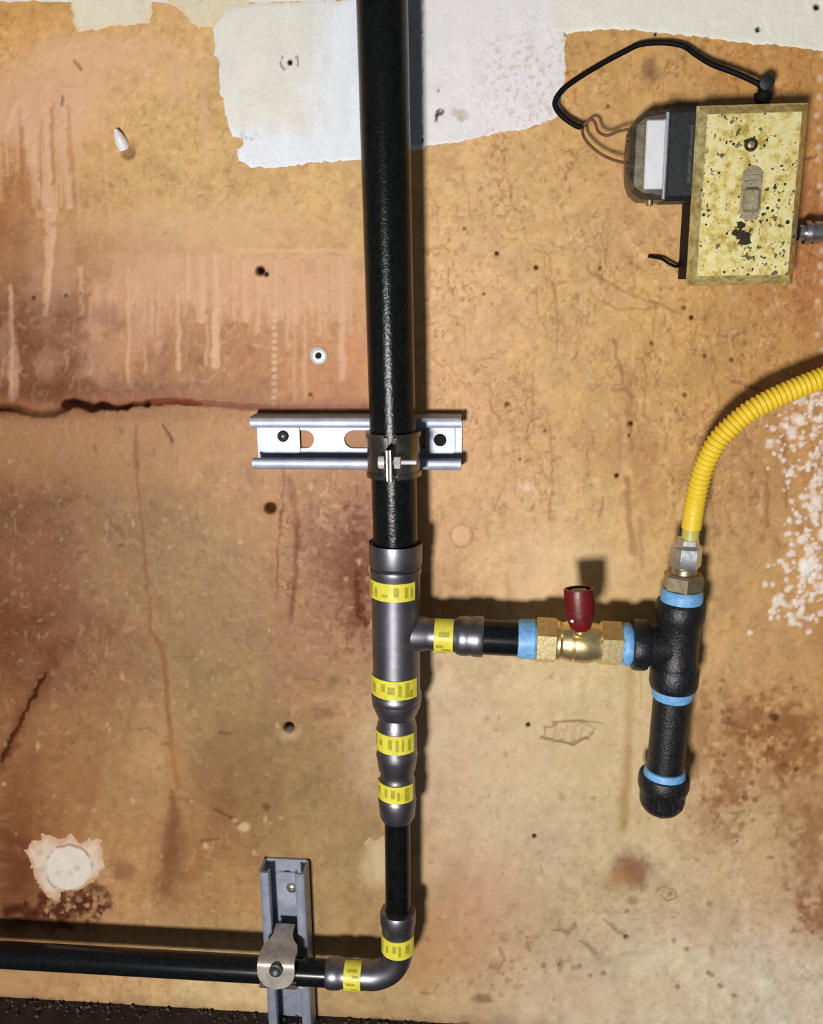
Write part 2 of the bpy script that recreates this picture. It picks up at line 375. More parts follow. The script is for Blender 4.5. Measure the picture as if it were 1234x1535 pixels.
def sub(u0, v0, u1, v1):
    return np.nonzero((U >= u0) & (U <= u1) & (V >= v0) & (V <= v1))
def seg_dist(u, v, pts):
    best = np.full(u.shape, 1e9); tt = np.zeros(u.shape); n = len(pts) - 1
    for k in range(n):
        (x0, y0), (x1, y1) = pts[k], pts[k + 1]
        dx, dy = x1 - x0, y1 - y0; L = dx * dx + dy * dy + 1e-9
        t = np.clip(((u - x0) * dx + (v - y0) * dy) / L, 0, 1)
        d = np.hypot(u - x0 - t * dx, v - y0 - t * dy); m = d < best
        best = np.where(m, d, best); tt = np.where(m, (k + t) / n, tt)
    return best, tt
def stroke(pts, w0, w1, c, k=1.0, jit=0.0, soft=0.6, h=0.0, jscale=14):
    """a painted or worn line along pts, width w0 -> w1"""
    pad = max(w0, w1) * 2 + 8 + jit
    a = np.array(pts, float); s = sub(a[:, 0].min() - pad, a[:, 1].min() - pad, a[:, 0].max() + pad, a[:, 1].max() + pad)
    u, v = U[s], V[s]
    if jit: u = u + jit * 2 * (fbm(u, v, jscale, 401, 3) - .5); v = v + jit * 2 * (fbm(u, v, jscale, 431, 3) - .5)
    d, t = seg_dist(u, v, pts); w = w0 + (w1 - w0) * t
    m = sst(w * (1 + soft), w * max(0.0, 1 - soft), d) * k
    RGB[s] = RGB[s] * (1 - m[:, None]) + lin(c) * m[:, None]
    HGT[s] += h * sst(w * 1.2, w * 0.3, d)
def blob(x, y, rx, ry, c, k=1.0, soft=0.5, jit=0.35, js=18, h=0.0, seed=500):
    s = sub(x - rx * 2.2, y - ry * 2.2, x + rx * 2.2, y + ry * 2.2); u, v = U[s], V[s]
    d = np.hypot((u - x) / rx, (v - y) / ry) + jit * 2 * (fbm(u, v, js, seed, 3) - .5)
    m = sst(1 + soft, 1 - soft, d)
    RGB[s] = RGB[s] * (1 - (m * k)[:, None]) + lin(c) * (m * k)[:, None]
    HGT[s] += h * m

# pale washes and runs, upper left
wash = (210, 168, 132)
blob(84, 128, 90, 62, (224, 178, 138), 0.75, 0.45, 0.45, 40)
blob(60, 175, 62, 36, (222, 176, 140), 0.7, 0.4, 0.4, 26); blob(150, 80, 90, 22, (226, 182, 140), 0.5, 0.5, 0.4, 30)
blob(30, 165, 55, 45, (214, 168, 130), 0.6, 0.5, 0.5, 30)
blob(230, 95, 90, 40, (222, 178, 134), 0.4, 0.7, 0.5, 40)
blob(300, 345, 150, 34, (214, 172, 130), 0.45, 0.7, 0.6, 36)
blob(210, 420, 70, 60, (204, 154, 118), 0.55, 0.6, 0.8, 24)
blob(80, 420, 35, 60, (198, 150, 116), 0.5, 0.6, 0.8, 24)
for p, w0, w1, k in [([(28,150),(42,215),(58,275),(72,312)],9,5,.75),([(62,140),(66,240),(76,320),(74,380),(68,470)],12,5,.8),
                     ([(92,130),(93,210),(100,270),(104,308)],8,5,.8),([(46,230),(60,290),(74,315)],6,5,.7),([(20,150),(8,195)],9,4,.5),
                     ([(152,160),(160,300),(168,335)],4,2,.25),([(265,90),(270,140),(290,160)],7,4,.4),([(305,150),(308,235)],8,4,.45),([(255,90),(258,140)],5,3,.3)]:
    stroke(p, w0, w1, (218, 172, 136), min(1, k * .95), 3.4, 0.45, 0.0004)
tintw(sst(378, 392, V + 10 * n_mid) * sst(476, 458, V + 60 * (fbm(U, V * .1, 12, 901, 3) - .5)) * sst(535, 520, U) * sst(120, 260, U) * (0.5 + .6 * n_mid), (216, 166, 128), 0.7)
for t in range(26):
    x = rng.uniform(0, 125); y = rng.uniform(150, 200); stroke([(x, y), (x + rng.uniform(0, 6), y + rng.uniform(40, 150))], rng.uniform(1.5, 4), rng.uniform(1, 3), (220, 174, 138) if t % 3 else (176, 112, 64), rng.uniform(.3, .6), 3, .5)
for t in range(46):
    x = rng.uniform(130, 530); y = rng.uniform(440, 470); stroke([(x, y - 20), (x + rng.uniform(-1, 2), y + rng.uniform(4, 46))], rng.uniform(2, 5), rng.uniform(1.5, 3.5), (214, 164, 126), rng.uniform(.25, .6), 2.5, .5)
for t in range(40):
    x = rng.uniform(0, 540); y = rng.uniform(455, 600); blob(x, y, rng.uniform(3, 9), rng.uniform(3, 9), (132, 78, 42) if t % 2 else (206, 152, 112), rng.uniform(.2, .5), .5, 1.0, 7)
for x, y0, y1, w, k in [(280,380,445,4,.7),(300,385,480,6,.75),(322,380,545,6,.85),(318,470,548,4,.5),(265,440,552,4,.6),(308,470,545,3,.4),(350,390,475,4,.5),
                        (365,390,480,5,.6),(385,400,495,5,.6),(412,390,470,5,.65),(430,390,520,4,.5),(455,395,600,4,.5),(478,390,500,5,.55),(497,385,470,4,.5),
                        (512,385,565,6,.7),(440,440,600,4,.4),(190,400,570,3,.45),(15,430,600,4,.6),(20,520,590,7,.4),(235,430,500,3,.3),(215,520,555,3,.3),(120,400,470,4,.4),(350,450,476,4,.5)]:
    stroke([(x, y0), (x + 1.5, (y0 + y1) / 2), (x + 1, y1)], w * 0.9, w * 1.05, (218, 170, 134), min(1, k * 1.05), 3.4, 0.45, 0.0004)
for k in range(14): blob(411 + (k % 2), 470 + k * 10.5, 4.5, 3.6, (222, 180, 142), 0.75, 0.4, 0.2, 6)
for x, y, rx, ry in [(150,470,25,30),(210,500,30,28),(75,545,22,22),(160,530,40,40),(240,490,20,24),(8,520,14,40)]:
    blob(x, y, rx, ry, (204, 152, 118), 0.42, 0.6, 0.9, 14)
for x, y, rx, ry, k in [(50,500,70,60,.4),(60,590,60,24,.55),(170,585,140,18,.35),(130,470,60,20,.25),(400,585,120,20,.2),(20,310,30,60,.3)]:
    blob(x, y, rx, ry, (104, 58, 30), k, 0.7, 0.7, 26)

# the long horizontal crack where the two boards meet, and its stain
crack = [(-60,611),(0,612),(22,611),(45,618),(62,621),(80,620),(95,614),(108,606),(122,605),(132,614),(150,609),(172,612),(200,607),(230,604),(262,602),(300,605),(345,609),(385,612),(420,613),(470,613),(540,613),(560,613)]
stroke(crack[:15], 8, 6, (96, 52, 28), .55, 3, 0.8)
stroke(crack[:16], 6.6, 3.8, (30, 12, 6), 1.0, 3.6, 0.4, -0.0006, 10)
stroke(crack[13:], 5, 3.0, (118, 52, 20), .85, 2.6, 0.7); stroke([(x, y - 5) for x, y in crack[13:]], 1.6, 1.4, (92, 40, 16), .7, 2.6, 0.6); stroke([(x, y - 9) for x, y in crack], 7, 6, (150, 84, 44), .5, 4, 0.9)
stroke([(98,608),(112,603),(128,607),(140,612),(156,606),(168,612)], 6.5, 5, (32, 13, 7), .95, 3.0, 0.5)
stroke([(40,640),(190,640)], 26, 16, (160, 106, 60), .25, 6, 0.8)
tintw(sst(620, 640, V) * sst(760, 660, V) * sst(560, 300, U) * 0.3, (188, 140, 92))

# cracks and runs left of the pipe
stroke([(92,968),(68,1010),(56,1030),(44,1055),(34,1078),(24,1100),(12,1125),(2,1142),(-20,1180)], 11, 9, (104, 54, 26), .6, 8, 0.9)
stroke([(68,1012),(60,1025),(50,1042),(42,1060),(33,1078),(24,1092),(16,1108),(13,1120),(4,1140)], 3, 4.5, (58, 24, 12), .9, 7, 0.7, 0, 9)
stroke([(204,640),(206,720),(213,800),(222,880),(226,948),(240,968),(247,990),(252,1060),(259,1130),(266,1180)], 2.2, 4.2, (132, 78, 32), .7, 3.2, 0.8)
blob(262, 1150, 14, 60, (168, 116, 60), .45, .7, .6, 20)
stroke([(244,968),(250,1030),(256,1100)], 6, 3, (136, 86, 40), .45, 2, 0.8)
stroke([(226,950),(250,970)], 6, 5, (130, 84, 44), .35, 3, 0.8)
stroke([(210,990),(204,1040),(192,1090),(183,1115)], 5, 2, (140, 92, 54), .45, 3, 0.8)
stroke([(150,1130),(146,1160),(132,1210),(118,1250)], 7, 8, (140, 88, 50), .35, 5, 0.9)
stroke([(258,1190),(260,1240),(252,1300),(246,1335)], 5, 14, (110, 62, 32), .55, 7, 0.8)
blob(262,1265,20,44,(112,66,36),.55,.6,.6,20); blob(186,1306,18,14,(112,66,36),.55,.5,.5,14); blob(285,1310,16,16,(124,76,40),.4,.6,.7,12)
stroke([(255,1197),(282,1197)], 3, 2.5, (120, 80, 36), .5, 1.5, 0.6)
stroke([(208,1094),(222,1091),(236,1100)], 2, 1.5, (120, 84, 40), .55, 1.5, .6)
blob(330,1165,34,64,(128,84,44),.55,.6,.8,22); blob(325,1215,28,22,(112,66,34),.4,.6,.7,16); blob(380,1130,50,50,(140,104,58),.35,.7,.9,24)
blob(380,1225,50,30,(140,100,56),.35,.7,.9,20)
for p in [[(345,1225),(358,1232)],[(322,1212),(336,1220),(350,1230),(358,1240)],[(300,1262),(330,1258)]]: stroke(p, 2.4, 1.5, (92, 60, 28), .55, 3, .6)
blob(366,1240,8,6,(214,182,136),.75,.5,.4,8); blob(352,1230,6,4,(206,172,124),.6,.5,.4,8); blob(308,1268,4,5,(206,178,132),.6,.5,.3,8)
stroke([(330,1098),(346,1100)], 3, 2.5, (104, 72, 36), .7, 1.5, .6); stroke([(440,1017),(480,1020)], 1.8, 1.2, (122, 76, 40), .5, 1, .7)
for p, w, k in [([(425,700),(423,760),(420,800),(416,860),(414,900)],1.8,.6),([(432,715),(442,760),(446,810),(440,880),(434,930)],5,.55),([(446,780),(445,860),(437,920)],3.5,.55),([(422,765),(420,790)],3,.6)]:
    stroke(p, w, w, (120, 60, 24), k, 4, 0.8)
blob(425,960,14,40,(130,80,44),.3,.7,.8,18)
for x, y, rx, ry, k in [(530,860,20,70,.6),(512,850,24,50,.4),(540,915,16,50,.6),(525,935,10,12,.55),(545,830,14,50,.4),(500,820,40,60,.25),(470,800,30,60,.2),(545,790,16,50,.35)]:
    blob(x, y, rx, ry, (108, 54, 24), k * .85, 0.6, 1.6, 8, 0, 500 + int(x))
stroke([(536,860),(534,890),(540,925),(550,935)], 5, 5, (70, 24, 12), .65, 8, .7, 0, 10)
for t in range(90):
    x = 440 + abs(rng.normal()) * 0 + rng.uniform(0, 118); y = rng.uniform(725, 1000); blob(x, y, rng.uniform(1.5, 5), rng.uniform(1.5, 6), (112, 54, 24) if t % 4 else (214, 160, 112), rng.uniform(.25, .6) * (0.4 + 0.6 * (x - 440) / 118), .5, .9, 6)
for x, y, rx, ry, k in [(430,1010,30,24,.2),(485,1070,18,10,.5),(500,1020,8,10,.5),(500,985,8,8,.35),(400,1210,7,5,.8),(395,1208,4,5,.6),(20,860,8,8,.4),(140,888,6,8,.4),(240,896,7,6,.5),(182,818,6,4,.6),(228,800,5,4,.4),(30,900,5,8,.5),(340,830,4,5,.4),(125,1030,6,4,.5),(138,1010,4,3,.5),(115,1034,4,3,.5),(108,1112,4,5,.4),(250,1115,6,4,.5)]:
    blob(x, y, rx, ry, (104, 64, 32), k, .5, .7, 8)
stroke([(243,636),(252,648),(258,660)], 1.5, 3.6, (92, 56, 28), .8, 1.5, .6)
for p in [[(186,800),(180,790)],[(160,772),(170,785),(184,806)],[(118,830),(130,826)],[(200,660),(202,700)],[(140,664),(143,676)],[(178,642),(184,648)]]: stroke(p, 2, 3, (108, 68, 36), .5, 3, .7)
blob(60,850,90,60,(150,96,66),.3,.7,.9,30); blob(30,1250,30,120,(110,62,32),.4,.7,.7,30); blob(20,1330,26,60,(84,40,22),.55,.7,.8,20)

# rust and rubble stain under the plaster disc
for x, y, rx, ry, k in [(130,1350,26,26,.75),(100,1362,40,20,.7),(40,1368,34,14,.75),(14,1360,16,10,.8),(60,1380,60,14,.6),(90,1345,14,16,.5)]:
    blob(x, y, rx, ry, (72, 32, 20), k, .5, 1.1, 10)
for t in range(40): blob(70 + 80 * rng.random(), 1340 + 38 * rng.random(), rng.uniform(1.5, 5), rng.uniform(1.5, 5), (190, 144, 100) if t % 2 else (62, 28, 16), rng.uniform(.4, .8), .4, 1.0, 5)

# pale ground right of the pipe and below
for x, y, rx, ry, k in [(830,850,90,60,.35),(850,1090,200,110,.3),(760,1200,160,120,.25),(880,1500,240,40,.35),(640,1300,24,30,.5),(560,1290,18,30,.6)]:
    blob(x, y, rx, ry, (216, 188, 148), k, .7, .6, 40)
stroke([(946,960),(944,1060),(938,1160),(934,1245)], 6, 7, (168, 124, 56), .42, 3, .9); stroke([(944,1120),(936,1240)], 5, 6, (158, 112, 50), .35, 3, .8)
stroke([(962,960),(960,1060)], 3, 2, (186, 148, 86), .5, 2, .7)
blob(948,1305,26,26,(128,78,46),.8,.55,.4,14); blob(924,1318,22,16,(178,132,84),.6,.6,.5,14); blob(948,1350,8,7,(150,104,60),.6,.5,.4,8)
for p, w0, w1 in [([(905,1378),(920,1390),(939,1404)],2,4.5),([(870,1412),(882,1418),(892,1428)],2,4),([(826,1392),(850,1396),(862,1388)],2,4),([(628,1488),(645,1490),(658,1474)],1.5,1.5),([(748,1420),(756,1440),(746,1456)],2,2),([(790,1415),(793,1424)],3,4)]:
    stroke(p, w0, w1, (118, 86, 50), .55, 5, .9, 0, 8)
for x, y in [(815,1447),(838,1446),(868,1449),(885,1462),(905,1458),(754,1460),(1062,1458),(1068,1462),(1080,1478),(1100,1492),(1010,1410),(1030,1422),(1016,1480),(940,1365),(1005,1340)]:
    blob(x, y, 4, 4, (128, 92, 56), .65, .5, .6, 6)
for t in range(34):
    a = rng.uniform(0, 2 * PI); r = rng.uniform(0, 1) ** .5
    blob(735 + 75 * r * math.cos(a), 1440 + 62 * r * math.sin(a), rng.uniform(2, 6), rng.uniform(2, 6), (146, 98, 66), .4, .6, .9, 6)
blob(722,1497,12,8,(122,80,48),.7,.5,.5,8); blob(650,1400,60,60,(176,128,76),.4,.8,.6,30); blob(720,1370,60,80,(200,152,122),.35,.8,.7,30)
# scraped almond-shaped mark
el = [(815 + 38 * (1 + math.cos(a)), 1096 + 15 * math.sin(a) - 2 * math.cos(a)) for a in np.linspace(0, 2 * PI, 26)]
stroke(el[:9], 1.8, 1.2, (128, 96, 56), .6, 5, .7, 0, 8); stroke(el[12:23], 1.2, 2.0, (128, 96, 56), .6, 5, .7, 0, 8); stroke(el[2:], 2.6, 2.6, (160, 128, 86), .3, 6, .9, 0, 8); stroke([(828,1083),(870,1080),(905,1085)], 1.5, 1.2, (138, 104, 64), .6, 2, .7)
stroke([(812,1104),(840,1112),(862,1116),(880,1104)], 2, 1.8, (112, 80, 44), .7, 2.5, .7)
for x in (833, 848, 862, 874): stroke([(x, 1086), (x - 3, 1108)], 1.4, 1.8, (156, 122, 80), .4, 6, .9, 0, 8)
stroke([(985,1335),(997,1328),(1012,1334),(1016,1346),(1002,1350),(990,1342)], 1.6, 1.4, (142, 108, 68), .6, 2, .7)
# brown wear at the right
for x, y, rx, ry, k in [(1110,1070,30,34,.4),(1160,1085,40,40,.45),(1200,1110,40,50,.35),(1100,1160,26,60,.35),(1095,1195,20,20,.4),(1155,1160,24,36,.3),(1050,1100,16,60,.35),(1065,1230,30,40,.25),(1215,1290,24,70,.3),(1225,1370,24,26,.55),(1210,1200,40,80,.3)]:
    blob(x, y, rx, ry, (138, 82, 36), min(1, k * 1.25), .6, 1.3, 11)
blob(1160,1074,9,6,(84,44,22),.85,.4,.6,7); blob(1098,1085,9,5,(104,60,32),.6,.5,.8,7); blob(1096,1064,6,6,(112,66,36),.6,.5,.8,7)
for t in range(60):
    x = 1120 + 80 * rng.normal() * .6; y = 1130 + 90 * rng.normal() * .6
    if x > 1045: blob(x, y, rng.uniform(2, 6), rng.uniform(2, 5), (126, 76, 38) if t % 3 else (222, 184, 136), .55, .5, .9, 6)
# vertical runs right of the pipe, above the valve
for p, w, k in [([(946,560),(944,640),(950,690)],6,.35),([(940,720),(944,780),(950,830)],5,.55),([(905,745),(900,765),(898,775)],2,.5),([(928,640),(930,700)],3,.3),([(826,640),(828,720),(824,780)],2.5,.4),([(798,560),(800,650)],2,.4),
                ([(920,510),(928,545),(936,580),(948,595)],2.5,.6),([(886,410),(940,440),(985,455),(1020,470)],2,.5),([(900,452),(930,462),(985,462)],1.8,.45),([(1096,572),(1110,574),(1135,582)],2.6,.75),([(960,780),(962,850)],4,.35),([(1150,700),(1150,790)],3,.5),
                ([(1176,650),(1180,760)],3,.45),([(1060,700),(1070,780),(1075,800)],2,.35),([(830,420),(836,490),(833,530)],1.8,.4),([(803,430),(808,480),(822,500),(836,495)],1.6,.4),([(690,600),(692,700)],1.6,.25),([(735,560),(738,700)],1.6,.25),([(770,640),(772,740)],1.6,.25),([(760,860),(764,920)],4,.3)]:
    stroke(p, w, w, (138, 82, 38), k, 4, .7)
blob(970,700,16,60,(172,116,60),.4,.7,1.0,14); blob(905,680,50,26,(184,134,80),.35,.7,.9,16); blob(980,740,20,60,(170,118,64),.3,.7,1.0,14)
blob(1010,860,14,60,(170,120,66),.3,.7,1.0,14)
blob(1215,440,30,80,(178,112,62),.25,.7,.6,24); blob(1222,300,18,120,(182,120,72),.2,.7,.6,24)
blob(692,803,15,16,(222,178,136),.65,.25,.1,14,0.0006); stroke([(692+17*math.cos(a),803+17*math.sin(a)) for a in np.linspace(0,2*PI,20)],1.3,1.3,(168,116,70),.6,.5,.6)
blob(788,731,11,7,(232,200,170),.7,.5,.5,8,.0004); blob(898,720,9,6,(220,172,116),.6,.4,.3,8,.0005)
blob(972,104,11,16,(120,86,58),.7,.6,.5,10); blob(985,112,12,8,(120,86,58),.5,.6,.5,10); blob(1025,156,22,8,(108,66,42),.75,.5,.6,9); blob(1012,146,10,8,(122,80,54),.5,.5,.6,9)  # dark blobs along the transformer's top edge paint its shadow
stroke([(700,375),(760,376)],8,8,(226,186,146),.35,4,.8); stroke([(640,374),(700,374)],2,2,(180,130,90),.4,2,.8)
stroke([(360,376),(530,376)],3,3,(226,184,140),.5,2,.7)
blob(192,229,10,9,(120,78,40),.7,.4,.3,8,-0.002); blob(60,320,6,5,(224,160,110),.7,.4,.4,8); blob(185,175,8,8,(222,168,112),.6,.4,.3,8,.0004)
for p in [[(112,92),(122,104)],[(95,145),(94,158)]]: stroke(p, 2.2, 2.6, (130, 92, 58), .75, 1, .5)

# spray of white paint at the right edge
for t in range(520):
    x = 1262 - abs(rng.normal()) * 48; y = rng.uniform(575, 930); x += (max(0, 640 - y) * .55 if y < 640 else 0) + 14 * math.sin(y / 37.0)
    if x < 1150: continue
    r = rng.choice([2.0, 2.6, 3.4, 4.6, 6.5], p=[.32, .28, .2, .14, .06]); blob(x, y, r, r * rng.uniform(.7, 1.5), (240, 226, 214), rng.uniform(.55, 1), .4, .7, 5, .0003, 500 + t % 7)
for x, y in [(1158,917),(1163,908),(1172,893),(1176,906),(1186,880),(1180,884),(1195,905),(1205,870),(1216,900),(1170,842),(1178,848),(1180,855),(1200,936),(1213,947),(1124,948),(1148,875),(1182,722),(1186,752),(1183,780),(1205,745)]:
    blob(x, y, 4.5, 4, (240, 222, 206), .85, .4, .7, 5, .0003)
blob(1213,848,13,12,(246,238,232),1,.4,.6,8,.0006); blob(1168,900,9,8,(240,226,210),.9,.4,.6,7,.0004); blob(1158,917,6,5,(236,214,190),.9,.4,.5,6,.0003)
for y in np.arange(90, 560, 26): blob(1228 + rng.uniform(-4, 6), y + rng.uniform(-8, 8), 4, 5, (232, 206, 180), .6, .5, .6, 6)

for t in range(420):
    x = rng.uniform(0, W); y = rng.uniform(620, 1500)
    if rng.random() < .5: y = rng.uniform(0, 1500)
    g = sub(x - 1, y - 1, x + 1, y + 1)
    r = rng.uniform(1.2, 4.5); blob(x, y, r, r * rng.uniform(.6, 2.2), (118, 72, 36) if t % 3 else (228, 190, 142), rng.uniform(.15, .42), .6, .9, 5)
# nail holes
for x, y, r in [(745,380,4.2),(804,401,4.2),(726,440,3),(706,432,2),(738,455,2),(760,606,4),(1026,461,4),(1037,476,4.2),(978,515,3.6),(1057,533,4),(1097,539,4),(946,635,4.4),(1027,592,3.6),(925,713,4.2),(817,646,2.8),(697,342,3),(780,688,2.5),
                (390,406,7),(399,411,4.5),(405,762,8),(433,1091,8),(466,591,3),(792,1087,4.2),(801,1254,4.2),(1195,1154,4),(939,1405,4),(1136,45,4.2),(983,52,3.2),(1224,11,5),(912,158,3),(50,446,3.6),(98,443,3),(655,171,3),(656,138,2),(120,440,2),(944,652,3),(900,402,3.4),(1105,1262,2.5),(1186,300,2)]:
    s = sub(x - 20, y - 20, x + 20, y + 20); d = np.hypot(U[s] - x, V[s] - y) / r
    if r < 5: d = d / .84
    m = sst(1.35, 0.6, d) * (1 if r > 4 else .8); RGB[s] = RGB[s] * (1 - m[:, None]) + lin((26, 14, 10) if r > 4.5 else (58, 36, 20)) * m[:, None]; HGT[s] -= 0.0006 * r * sst(1.2, .5, d)
blob(406,762,15,9,(96,58,30),.5,.6,.4,8); blob(433,1103,13,8,(192,168,132),.5,.5,.4,8)
for p in [[(1214,380),(1222,384)],[(1206,240),(1224,236)]]: stroke(p, 2, 2, (96, 56, 30), .6, 2, .6)

# dirt creeping up from the floor
fy = 1499 + (U) * 0.058
g = sst(-7, 3, V - fy + 16 * (fbm(U, V, 20, 701, 4) - .5)); tintw(g, (38, 24, 18), .92)
g = sst(-22, 0, V - fy + 34 * (fbm(U, V, 26, 711, 4) - .5)); tintw(g, (116, 84, 58), .35)
RGB = np.clip(RGB, 0.004, 0.95)

def grid_object(name, r0, r1, c0, c1, rgb, hgt, keep, mat, parent=None):
    nr, nc = r1 - r0, c1 - c0
    co = np.stack([X[r0:r1, c0:c1], -hgt, Z[r0:r1, c0:c1]], -1).reshape(-1, 3)
    idx = np.arange(nr * nc).reshape(nr, nc)
    q = np.stack([idx[:-1, :-1], idx[:-1, 1:], idx[1:, 1:], idx[1:, :-1]], -1).reshape(-1, 4)
    col = rgb.reshape(-1, 3)
    if keep is not None:
        k = keep.reshape(-1); q = q[k[q].any(1)]
        used = np.unique(q); remap = np.zeros(nr * nc, int); remap[used] = np.arange(len(used)); q = remap[q]; co = co[used]; col = col[used]
    me = bpy.data.meshes.new(name); n = len(q)
    me.vertices.add(len(co)); me.vertices.foreach_set('co', co.astype(np.float32).ravel())
    me.loops.add(n * 4); me.loops.foreach_set('vertex_index', q.astype(np.int32).ravel())
    me.polygons.add(n); me.polygons.foreach_set('loop_start', np.arange(0, n * 4, 4, dtype=np.int32))
    at_ = me.attributes.new('tint', 'FLOAT_COLOR', 'POINT')
    at_.data.foreach_set('color', np.concatenate([col, np.ones((len(col), 1))], 1).astype(np.float32).ravel())
    me.update(); me.validate(); me.shade_smooth(); me.materials.append(MAT[mat])
    o = bpy.data.objects.new(name, me); COL.objects.link(o)
    if parent: o.parent = parent
    return o

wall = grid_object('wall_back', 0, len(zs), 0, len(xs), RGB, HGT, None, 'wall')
wall['kind'] = 'structure'

def poly_sd(u, v, poly):
    """signed distance to a polygon, positive inside"""
    d, _ = seg_dist(u, v, poly + [poly[0]]); ins = np.zeros(u.shape, bool); n = len(poly)
    for i in range(n):
        (x0, y0), (x1, y1) = poly[i], poly[(i + 1) % n]
        c = ((y0 > v) != (y1 > v)) & (u < (x1 - x0) * (v - y0) / (y1 - y0 + 1e-9) + x0); ins ^= c
    return np.where(ins, d, -d)
def paint_patch(name, poly, colf, jit, th, label, js=10, extra=None, inner=None):
    """a coat of paint lying on the wall: thin, its ragged edge dies into the wall"""
    a = np.array(poly, float)
    rr, cc = np.nonzero((U > a[:, 0].min() - 14) & (U < a[:, 0].max() + 14) & (V > a[:, 1].min() - 14) & (V < a[:, 1].max() + 14))
    r0, r1, c0, c1 = rr.min(), rr.max() + 1, cc.min(), cc.max() + 1
    u, v = U[r0:r1, c0:c1], V[r0:r1, c0:c1]
    sd = poly_sd(u, v, poly) + jit * 2 * (fbm(u, v, js, 801, 4) - .5) + 0.35 * jit * 2 * (fbm(u, v, 3.5, 831, 2) - .5)
    if extra is not None: sd = extra(u, v, sd)
    h = HGT[r0:r1, c0:c1] * .6 + th * np.clip(sd / 4.0, -1, 1) + th * .4 * (fbm(u, v * .3, 9, 841, 3) - .5) * sst(0, 5, sd)
    rgb = colf(u, v, sd)
    if inner is not None: h = h + inner(u, v)
    o = grid_object(name, r0, r1, c0, c1, np.clip(rgb, .004, .95), h, sd > -3.5, 'paint', wall); o['label'] = label
    return o
def brushed(c, c_edge=None, amt=.10, seed=850):
    def f(u, v, sd):
        n = fbm(u, v * .35, 12, seed, 4)[..., None]; r = lin(c) * (1 - amt / 2 + amt * n)
        if c_edge is not None: r = r + (lin(c_edge) - r) * (sst(9, 0, sd + 6 * (n[..., 0] - .5)))[..., None] * .6
        return r
    return f
def left_white(u, v, sd):
    n = fbm(u, v * .3, 14, 861, 4)
    r = np.empty(u.shape + (3,)); t = np.clip(sst(440, 520, u + 60 * (n - .5)) + sst(180, 215, v + 30 * (n - .5)), 0, 1)[..., None]
    r[:] = lin((231, 227, 219)); r = r * (1 - t) + lin((233, 238, 247)) * t
    r *= (0.93 + .14 * n)[..., None]
    for x, y, rr in [(435, 94, 4.5)]:
        m = sst(1.2, .8, np.hypot(u - x, v - y) / rr)[..., None]; r = r * (1 - m) + lin((20, 14, 12)) * m
    ring = np.abs(np.hypot(u - 434, v - 93) - 13); m = (sst(2.6, .8, ring) * sst(.42, .58, fbm(u, v, 8, 871, 2)))[..., None] * .8; r = r * (1 - m) + lin((96, 90, 84)) * m
    m = (sst(10, 2, np.hypot((u - 372) / 2.4, v - 205)) * sst(.45, .6, fbm(u, v, 8, 881, 3)))[..., None] * .7; r = r * (1 - m) + lin((170, 160, 140)) * m
    return r
paint_patch('paint_patch', [(318,44),(332,20),(352,8),(420,3),(534,-2),(640,-60),(640,222),(590,232),(540,240),(470,246),(400,252),(374,252),(358,240),(356,224),(366,212),(352,204),(340,192),(334,150),(328,110),(322,76)],
            left_white, 5, 0.00035, 'white brushed paint patch with a ragged left edge, left of the tall black pipe')
def right_white(u, v, sd):
    n = fbm(u, v * .6, 16, 862, 4); r = lin((235, 232, 234)) * (0.94 + .12 * n)[..., None]
    dots = sst(.60, .68, fbm(u, v, 5, 863, 2)) * sst(690, 760, u) * sst(40, 70, v); m = dots[..., None] * .45
    r = r * (1 - m) + lin((206, 160, 136)) * m
    for x, y, a, b in [(659,170,6,5),(655,176,3,6),(684,168,7,6),(690,178,6,4),(693,172,8,8),(657,136,2.5,2.5)]:
        m = (sst(1.3, .7, np.hypot((u - x) / a, (v - y) / b) + 1.2 * (fbm(u, v, 4, 864, 2) - .5)))[..., None] * (.9 if x < 665 else .45)
        r = r * (1 - m) + (lin((52, 40, 32)) if x < 665 else lin((176, 160, 120))) * m
    return r
paint_patch('paint_patch', [(596,-60),(860,-60),(846,40),(848,60),(849,120),(838,172),(812,186),(780,195),(745,201),(700,210),(650,218),(624,222),(596,222)],
            right_white, 3.5, 0.00035, 'white paint patch with speckled right part, right of the tall black pipe')
def cream(u, v, sd):
    n = fbm(u * .5, v, 16, 866, 4); r = lin((236, 233, 220)) * (0.95 + .1 * n)[..., None]
    for x, y, rr in [(1136,45,4),(983,52,3.5),(1224,11,5),(1032,62,3),(1160,70,4)]:
        m = sst(1.25, .75, np.hypot(u - x, v - y) / rr)[..., None]; r = r * (1 - m) + lin((40, 34, 30)) * m
    return r
paint_patch('paint_patch', [(822,-70),(1330,-70),(1330,90),(1234,76),(1180,72),(1130,66),(1060,58),(980,48),(920,44),(862,48),(836,52),(822,44)],
            cream, 3, 0.0005, 'cream paint patch along the top right of the wall above the junction box')
paint_patch('paint_patch', [(104,-6),(232,-8),(226,20),(224,34),(205,38),(188,42),(170,40),(140,46),(118,50),(110,40)],
            brushed((228, 220, 196), (226, 190, 146), .2, 867), 4.5, 0.0004, 'small cream paint smear at the top left, left of the other small one')
paint_patch('paint_patch', [(232,-8),(380,-8),(372,16),(352,20),(330,34),(318,42),(298,42),(284,36),(274,20)],
            brushed((226, 214, 184), (226, 190, 146), .16, 868), 4, 0.0003, 'small cream paint smear at the top touching the white patch corner')
paint_patch('paint_patch', [(-40,-40),(560,-40),(560,0),(420,3),(300,6),(180,3),(100,4),(40,2),(-40,6)],
            brushed((226, 220, 214), None, .15, 869), 2, 0.0003, 'thin whitish paint line along the very top left')
